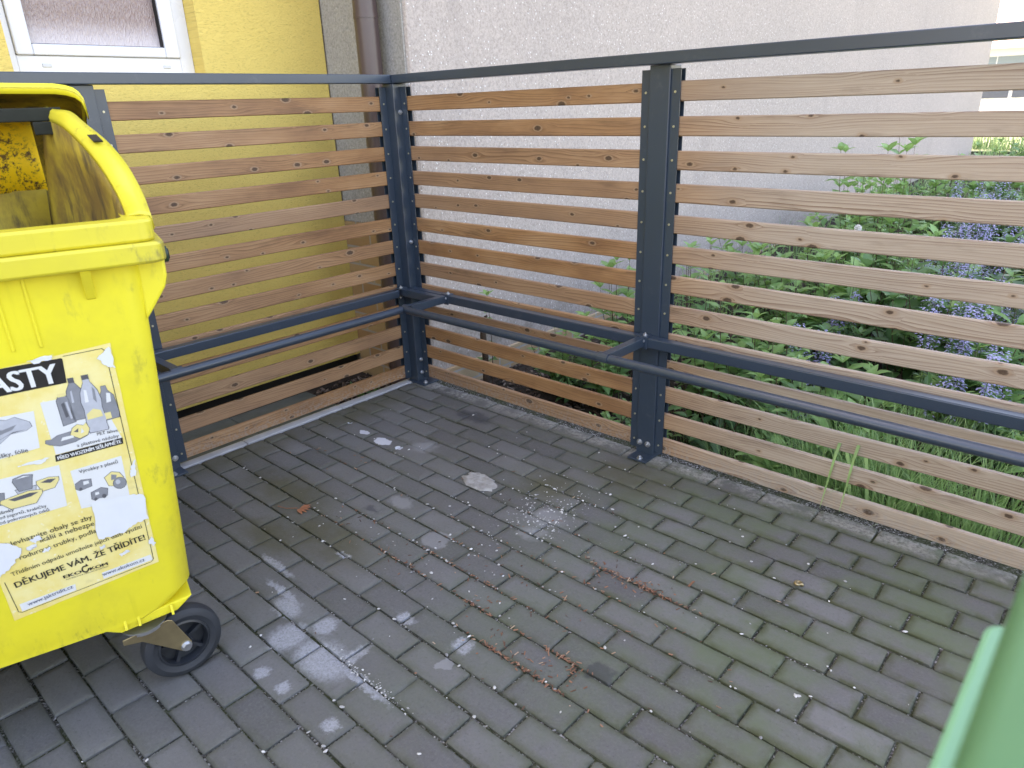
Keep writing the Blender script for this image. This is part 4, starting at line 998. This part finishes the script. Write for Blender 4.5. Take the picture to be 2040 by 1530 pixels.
# x, y, top z, spread, stems, leaf length, material, label
for i, (x, y, zt, sp, ns, L, lm, lab, nm) in enumerate([
    (.10, .47, .385, .06, 2, .085, 'leaf', 'thin young shrub with bright leaf tips beside the dark trunk', 'shrub'),
    (.46, .72, .17, .22, 12, .13, 'leaf', 'low shrub behind the rope and the lower slats', 'shrub'),
    (.74, 1.0, .60, .24, 13, .13, 'leaf', 'shrub with upright shoots just left of the middle post', 'shrub'),
    (.80, .66, .36, .20, 10, .125, 'leaf', 'spreading shrub behind the rope left of the middle post', 'shrub'),
    (.90, 1.5, .62, .24, 11, .115, 'leaf', 'bright green shrub tips just right of the middle post', 'shrub'),
    (1.09, 1.95, .58, .26, 11, .115, 'leaf', 'second bright shrub right of the middle post against the wall', 'shrub'),
    (1.22, 2.7, .68, .34, 13, .125, 'leaf', 'broad shrub with pale tips spreading against the grey wall', 'shrub'),
    (1.56, 2.55, 1.14, .30, 18, .15, 'leaf', 'tallest shrub rising above the third slat near the wall end', 'tall_shrub'),
    (1.62, 2.35, .66, .40, 16, .13, 'leaf', 'wide green shrub below the tallest shrub', 'shrub'),
    (1.32, .85, .52, .22, 9, .115, 'leaf', 'shrub with large drooping leaves behind the middle of the right panel', 'shrub'),
    (1.63, .92, .44, .20, 9, .115, 'leaf', 'shrub with yellow green rosettes beside the catmint', 'shrub'),
    (1.50, .55, .10, .22, 8, .11, 'leaf_dark', 'low dark leaved shrub over the bark mulch', 'shrub'),
    (1.80, .72, .28, .18, 7, .12, 'leaf', 'low shrub with one big pale leaf beside the grass clump', 'shrub'),
    (1.95, 2.3, .45, .35, 12, .12, 'leaf_dark', 'dark shrub between the catmint clumps', 'shrub'),
    (1.75, 1.55, .35, .26, 10, .11, 'leaf_dark', 'dark leaved shrub under the upper slats right of the post', 'shrub'),
    (1.05, .42, -.06, .14, 6, .07, 'leaf', 'small bright weed growing in the bark mulch', 'weed'),
    (.62, .62, -.02, .16, 6, .10, 'leaf_dark', 'low dark weed beside the trunk', 'weed'),
    (1.30, .36, -.05, .16, 7, .08, 'leaf', 'bright leafy weed at the foot of the middle post', 'weed'),
    (1.85, .40, -.03, .16, 5, .15, 'leaf', 'broad leaved weed low behind the bottom slats', 'weed'),
    (-.35, -.12, -.10, .10, 5, .06, 'leaf_dark', 'small weed at the corner of the brown tiled plinth', 'weed'),
    (2.9, 2.6, .7, .4, 12, .13, 'leaf', 'shrub at the far right edge of the flower bed', 'shrub'),
    ]):
    z = gz(.5, max(y, .2)); shrub(nm, lab, nm.split('_')[-1], x, y, z, zt-z, sp, ns, L, lm, 100+i, SH if 'shrub' in nm else 'weeds in the bark mulch', pairs=10 if zt > 1.05 else 6 if zt-z > .45 else 4)

und = MB()
for i in range(64):
    r5 = random.Random(900+i); y = .8+6.5*((i+.5)/64)**1.2; x = (r5.uniform(1.3, 3.0) if y < 2.2 else r5.uniform(.55, 4.2)); z = gz(.5, max(y,.2)); top = r5.uniform(.46,.74)*(1+.10*y)*(.62+.38*min(1, max(0, (x-.9)/1.0)))
    if y < 1.5: top *= .66
    und.T = lambda a, b, c, x=x, y=y, z=z: (a+x, b+y, c+z)
    und.cur = 0; tmp = MB(); lf_ = MB(); grow_shrub(tmp, lf_, top, r5.uniform(.26,.40), r5.choice((9,11,13)), r5.uniform(.125,.175), 950+i, 6)
    und.cur = r5.choice((0,0,1)); und.add(lf_.v, lf_.f, age=lf_.attr['age'], rib=lf_.attr['rib'])
    und.cur = 2; und.add(tmp.v, tmp.f)
und.T = None
tag(und.build('undergrowth', ['leaf', 'leaf_dark', 'stem'], recalc=False, smooth=True), 'dense green leafy undergrowth filling the flower bed behind the slats', 'undergrowth', kind='stuff')

def catmint(x, y, zt, spread, n, seed, label):
    rr = random.Random(seed); z = gz(.5, max(y, .2)); r = empty('catmint', label, 'flower', (x, y, z), 0, 'blue catmint clumps')
    ms, ml, mf = MB(), MB(), MB(); h = zt-z
    for i in range(n):
        a = rr.uniform(0, 6.28); k = spread*math.sqrt(rr.random()); hh_ = h*rr.uniform(.62, 1.0)
        top = Vector((math.cos(a)*k, math.sin(a)*k, hh_)); b = Vector((math.cos(a)*k*.3, math.sin(a)*k*.3, 0)); pth = arcpath(b, top, (math.cos(a)*.08, math.sin(a)*.08, 0), 6)
        ms.tube(pth, .0022, 4)
        for j in range(7):
            t_ = .15+.5*j/7; f_ = t_*6; q = int(f_); p = pth[q].lerp(pth[q+1], f_-q); aa = rr.uniform(0,6.28)
            for sg in (0, math.pi): leaf(ml, p, (math.cos(aa+sg), math.sin(aa+sg), .6), (0,0,1), .035*rr.uniform(.7,1.2), .02, .5, rr.uniform(0,.5))
        fl = min(.17, h*.38)
        for j in range(11):
            t_ = j/10; p = top-Vector((0,0,1))*(fl*t_); wr = .010+.019*math.sin(math.pi*min(1,(t_*.8+.15)))
            if j in (4, 8): wr *= .7
            for q in range(8):
                aa = rr.uniform(0,6.28); d = Vector((math.cos(aa), math.sin(aa), rr.uniform(-.1,.8))); c = p+d*wr*rr.uniform(.3,1)+Vector((0,0,rr.uniform(-.006,.006)))
                leaf(mf, c, d, (0,0,1), rr.uniform(.011,.018), .010, .8, rr.uniform(0,1))
    ms.build('stems', 'green_stem', r, smooth=True); ml.build('foliage', 'leaf_grey', r, recalc=False, smooth=True); mf.build('blossom', 'flower', r, recalc=False)
for i, a in enumerate([
    (2.02, 3.0, .92, .30, 18, 'tall blue catmint at the top right in front of the sunny lawn'), (2.2, 2.45, .84, .26, 16, 'blue catmint behind the fifth slat at the right edge'),
    (2.08, 2.0, .72, .20, 12, 'blue catmint left of the right edge behind the middle slats'), (2.36, 1.65, .74, .20, 13, 'big blue catmint spike cluster at the right edge'),
    (1.68, 1.62, .42, .10, 7, 'lone blue catmint spike right of the yellow green shrub'), (1.74, 1.12, .36, .11, 7, 'low blue catmint beside the pale shrub rosettes'),
    (2.34, 1.22, .62, .20, 13, 'blue catmint above the grass clump'), (2.42, .92, .46, .16, 10, 'nearest blue catmint just above the guard beam'), (1.80, .80, .17, .07, 5, 'tiny blue catmint under the large pale leaf')]):
    catmint(*a[:5], 300+i, a[5])

def blades(mb, x, y, z, h, rr, wd=.006, lean=.6, dirn=None):
    a = rr.uniform(0, 6.28) if dirn is None else dirn; d = Vector((math.cos(a), math.sin(a), 0)); s = Vector((-d.y, d.x, 0)); n = 5; vs = []
    k = rr.uniform(.15, lean)
    for i in range(n+1):
        t_ = i/n; p = Vector((x, y, z))+d*(k*h*t_*t_)+Vector((0,0,h*(t_-.28*k*t_*t_*t_))); w_ = wd*(1-t_*.92)
        vs += [p-s*w_/2, p+s*w_/2]
    mb.add(vs, [(i*2,i*2+1,i*2+3,i*2+2) for i in range(n)], age=[rr.uniform(0,1)**2]*len(vs), rib=[0]*len(vs))
rr = random.Random(77)
def clump(x, y, h, sp, n, label, seed, wd=.007):
    r2 = random.Random(seed); m = MB()
    for i in range(n):
        a = r2.uniform(0,6.28); k = sp*math.sqrt(r2.random()); blades(m, math.cos(a)*k, math.sin(a)*k, 0, h*r2.uniform(.5,1.05), r2, wd, .9, a+r2.uniform(-1,1))
    o = m.build('grass_clump', 'grassblade', recalc=False); o.location = (x, y, gz(.5, max(y,.2))); tag(o, label, 'grass', 'grass clumps behind the slats')
clump(2.05, .42, .50, .16, 260, 'tall grass clump behind the guard tube at the right', 1); clump(2.35, .38, .55, .18, 300, 'tallest grass clump at the right edge of the fence', 2); clump(2.62, .45, .5, .18, 240, 'grass clump outside the right edge of the fence', 3)
clump(1.75, .35, .30, .14, 130, 'short grass clump low behind the right panel', 4, .005); clump(2.15, .75, .45, .2, 200, 'pale grass clump under the blue catmint', 5)
m = MB()
for i in range(2600):
    x, y = rr.uniform(1.35, 3.2), rr.uniform(.14, 1.0); blades(m, x, y, gz(x, y), rr.uniform(.05, .17), rr, .004, 1.2)
for i in range(7000):
    x, y = rr.uniform(-.05, 6), 2.2+12.6*rr.random()**1.3; blades(m, x, y, gz(x, y), rr.uniform(.10, .34), rr, .013, 1.0)
for i in range(1500):
    x, y = rr.uniform(.3, 3.4), rr.uniform(.6, 4.5); blades(m, x, y, gz(x, y), rr.uniform(.04, .2), rr, .005, 1.2)
tag(m.build('grass', 'grassblade', recalc=False), 'short grass growing through the bark mulch', 'grass', kind='stuff')
for i, (x, dx, z1) in enumerate(((2.23, -.03, .285), (2.29, -.025, .295))):
    m = MB(); b = Vector((x+.03, .16, -.1)); vs = []; pts = [b, Vector((x+.02,.08,.16)), Vector((x+.01,.03,z1-.01)), Vector((x,-.004,z1)), Vector((x-.006,-.014,z1-.05)), Vector((x+dx*.6,-.018,z1-.16)), Vector((x+dx,-.016,z1-.26))]
    for j, p in enumerate(pts): w_ = .012*(1-.9*(j/6)**3); vs += [p-Vector((w_/2,0,0)), p+Vector((w_/2,0,0))]
    m.add(vs, [(j*2,j*2+1,j*2+3,j*2+2) for j in range(6)], age=[.6]*14, rib=[0]*14)
    tag(m.build('grass_strand', 'grassblade', recalc=False, smooth=True), ['left one of two long grass blades hanging over the low slats', 'right one of two long grass blades hanging over the low slats'][i], 'grass blade', 'grass blades hanging over the slats')

m = MB()
def chip(m, x, y, z, a, b, c, rr):
    q = Matrix.Rotation(rr.uniform(0,6.28),3,'Z')@Matrix.Rotation(rr.gauss(0,.35),3,'X')@Matrix.Rotation(rr.gauss(0,.3),3,'Y'); o = Vector((x,y,z)); vs = []
    for sx, sy, sz in ((-1,-1,-1),(1,-.7,-1),(.8,1,-1),(-1,.8,-1),(-.9,-1,1),(.9,-.8,1),(.8,.9,1),(-.9,.7,1)): vs.append(o+q@Vector((sx*a*rr.uniform(.8,1.1),sy*b,sz*c)))
    m.add(vs, [(3,2,1,0),(4,5,6,7),(0,1,5,4),(1,2,6,5),(2,3,7,6),(3,0,4,7)])
for i in range(5200):
    x, y = rr.uniform(-.05, 2.9), .15+2.2*rr.random()**1.5; chip(m, x, y, gz(.5,y)+rr.uniform(0,.02), rr.uniform(.008,.028), rr.uniform(.004,.009), .0025, rr)
for i in range(900):
    x, y = rr.uniform(-.72, -.06), rr.uniform(-.28, .16); chip(m, x, y, -.2+rr.uniform(0,.02), rr.uniform(.008,.025), rr.uniform(.004,.009), .0025, rr)
tag(m.build('bark_mulch', 'mulch', recalc=False), 'dark bark mulch covering the flower bed', 'mulch', kind='stuff')
# trunk of a climber, rope, dandelion
tr = empty('climber', 'thin dark fissured trunk standing in front of the grey wall', 'tree', (.10, .43, -.22))
m = MB(); m.tube([(0.01,0,0),(0.0,.004,.12),(.006,0,.25),(0.0,-.004,.38),(.006,0,.47)], [.022,.019,.018,.0185,.014], 12); m.tube([(.004,0,.44),(.02,.0,.49),(.03,.005,.50)], [.012,.009,.007], 8); m.build('trunk', 'bark', tr, smooth=True)
m = MB(); leaf(m, (-.005,0,.475), (-1,-.3,.1), (0,0,1), .11, .06, .5, .1); leaf(m, (.01,0,.47), (1,-.5,-.1), (0,0,1), .08, .05, .7, .2); m.build('foliage', 'leaf_dark', tr, recalc=False, smooth=True)
m = MB(); N = 60
for st_ in range(3):
    pts = []
    for i in range(N*2+1):
        t_ = i/(N*2); x = .45+.85*t_; c = Vector((x, .42, .338-.012*t_-.012*math.sin(math.pi*t_))); a = t_*70+st_*2.09; pts.append(c+Vector((0, math.cos(a), math.sin(a)))*.0052)
    m.tube(pts, .0052, 5)
tag(m.build('twisted_rope', 'rope', smooth=True), 'grey twisted rope sagging above the flower bed', 'rope')
dd = empty('dandelion', 'white dandelion seed head on a thin stalk among the shrubs', 'flower', (1.77, 1.4, gz(.5,1.4)))
zt = .775-gz(.5,1.4)
m = MB(); m.tube([(0,0,0),(.01,0,zt*.5),(0,0,zt)], .002, 5); m.build('stalk', 'green_stem', dd)
m = MB()
for i in range(160):
    v = Vector((rr.gauss(0,1), rr.gauss(0,1), rr.gauss(0,1))).normalized(); p = Vector((0,0,zt))
    m.tube([p, p+v*.018], [.0004,.0016], 3)
m.build('seed_head', 'puff', dd)
# sunlit flowers beyond the wall end
for i, (x, y, lab) in enumerate(((-.30, 15.4, 'yellow flowering plant at the end of the grey wall'), (.35, 15.2, 'yellow flowering plant at the right of the wall end'), (.95, 15.6, 'sunlit yellow flowering plant further right in the lawn'))):
    r2 = random.Random(50+i); r = empty('flowering_plant', lab, 'flower', (x, y, .26), 0, 'sunlit yellow flowers'); m = MB(); mf = MB()
    for k in range(170):
        a = r2.uniform(0,6.28); q = .42*math.sqrt(r2.random()); blades(m, math.cos(a)*q, math.sin(a)*q, 0, r2.uniform(.2,.5), r2, .022, .8)
    for k in range(16):
        a = r2.uniform(0,6.28); q = .4*math.sqrt(r2.random()); c = (math.cos(a)*q, math.sin(a)*q, r2.uniform(.35,.5))
        for s_ in range(6): leaf(mf, c, (math.cos(s_*1.05), math.sin(s_*1.05), .2), (0,0,1), .05, .03, .2, r2.random())
    m.build('foliage', 'leaf_grey', r, recalc=False); mf.build('blossom', 'yellow_flower', r, recalc=False)

# ------------------------------------------------------------------ litter on the paving
def stone(m, x, y, z, r, rr):
    q = Matrix.Rotation(rr.uniform(0,6.28),3,'Z'); sx, sy, sz = r*rr.uniform(.8,1.5), r*rr.uniform(.6,1), r*rr.uniform(.45,.8); vs = []
    for a, b_, c in ((1,0,0),(-1,0,0),(0,1,0),(0,-1,0),(0,0,1),(0,0,-.6),(.7,.7,.3),(-.7,.6,.3),(.6,-.7,.3),(-.7,-.7,.3)): vs.append(Vector((x,y,z))+q@Vector((a*sx*rr.uniform(.8,1.1), b_*sy, c*sz)))
    bm = bmesh.new()
    for v in vs: bm.verts.new(v)
    h = bmesh.ops.convex_hull(bm, input=bm.verts); bm.verts.ensure_lookup_table(); bm.verts.index_update()
    m.add([tuple(v.co) for v in bm.verts], [tuple(v.index for v in f.verts) for f in bm.faces]); bm.free()
def jointpos(rr, cx, cy, sx, sy):
    x, y = rr.gauss(cx, sx), rr.gauss(cy, sy)
    if rr.random() < .62: y = PY-Wd*round((PY-y)/Wd)+rr.gauss(0,.003)
    return x, y
m = MB(); r3 = random.Random(21)
for cx, cy, sx, sy, n in ((1.40,-.52,.14,.10,70),(1.45,-1.1,.16,.14,60),(1.1,-1.05,.2,.2,60),(.75,-1.05,.3,.25,45),(1.35,-.85,.16,.14,50),(1.9,-1.0,.5,.4,60),(1.4,-.3,.25,.15,35),(2.3,-.6,.4,.4,45),(1.8,-1.7,.4,.3,50),(2.6,-1.3,.4,.4,30),(.7,-.5,.4,.3,30)):
    for i in range(int(n*.95)):
        x, y = jointpos(r3, cx, cy, sx, sy)
        if .03 < x < 4 and y < .02: stone(m, x, y, .0015, r3.choice((.0018,.0026,.003,.004,.0055)), r3)
for i in range(260):   # coarse sand near the middle post
    x, y = r3.gauss(1.44,.07), r3.gauss(-.64,.09); stone(m, x, y, .001, r3.choice((.0014,.002,.0028,.004)), r3)
for i in range(130):   # sand spilt along a joint
    x = r3.gauss(1.6,.09); y = PY-Wd*round((PY+1.565)/Wd)+r3.gauss(0,.008); stone(m, x, y, .001, r3.choice((.0012,.002,.003)), r3)
tag(m.build('gravel', 'grit', recalc=True), 'scattered pale pebbles and grit on the pavers', 'gravel', kind='stuff')
m = MB()
for cx, cy, sx, sy, n in ((1.83,-.78,.05,.03,70),(1.97,-.76,.05,.025,80),(1.90,-1.24,.06,.03,60),(1.60,-1.14,.03,.04,40),(1.79,-1.24,.05,.03,50),(1.96,-1.17,.04,.02,50),(1.45,-1.08,.1,.06,40),(1.25,-1.15,.06,.04,40),(1.9,-1.0,.25,.2,90),(1.5,-.9,.3,.25,70),(.93,-1.12,.08,.04,25),(.55,-.85,.1,.04,20)):
    for i in range(n):
        x, y = jointpos(r3, cx, cy, sx, sy)
        if x < .05 or y > .02: continue
        chip(m, x, y, .002, r3.uniform(.003,.009), r3.uniform(.001,.0022), .0005, r3)
tag(m.build('leaf_litter', 'litter', recalc=False), 'rusty brown plant crumbs in the paving joints', 'litter', kind='stuff')
lf = empty('dry_leaf', 'rusty red dried leaf lying on the pavers near the container', 'leaf', (.70, -1.2, .004))
m = MB(); ml = MB()
for a in (-.6, -.25, .1, .45, .8): leaf(m, (.012*math.cos(a),.012*math.sin(a),.004), (math.cos(a+.5), math.sin(a+.5), .15), (0,0,1), .042, .014, .4, 0)
m.build('blade', 'dry_leaf', lf, recalc=False); ml.tube([(0,0,.003),(-.03,-.03,.004),(-.07,-.04,.003)], .0012, 5); ml.build('stalk', 'dry_leaf', lf)
m = MB(); r4 = random.Random(4)
sn = empty('snail_shell', 'small brown snail shell in a paving joint at the right', 'shell', (2.30, -.46, .001))
pts = [(.011*math.cos(i*.35)*(1-i/42), .011*math.sin(i*.35)*(1-i/42), .006+.0001*i) for i in range(36)]
m.tube(pts, [.0062*(1-i/40) for i in range(36)], 8); m.build('spiral', 'fork', sn, smooth=True)
for i, (x, y, a, l, lab) in enumerate(((2.86, -1.05, .4, .022, 'pale wood splinter on the pavers near the green rim'), (2.05, -.66, -1.1, .018, 'rust coloured wood splinter on the mossy pavers'))):
    m = MB(); chip(m, x, y, .003, l, .004, .0012, random.Random(i+2)); tag(m.build('wood_splinter', 'litter', recalc=False), lab, 'splinter', 'wood splinters on the paving')
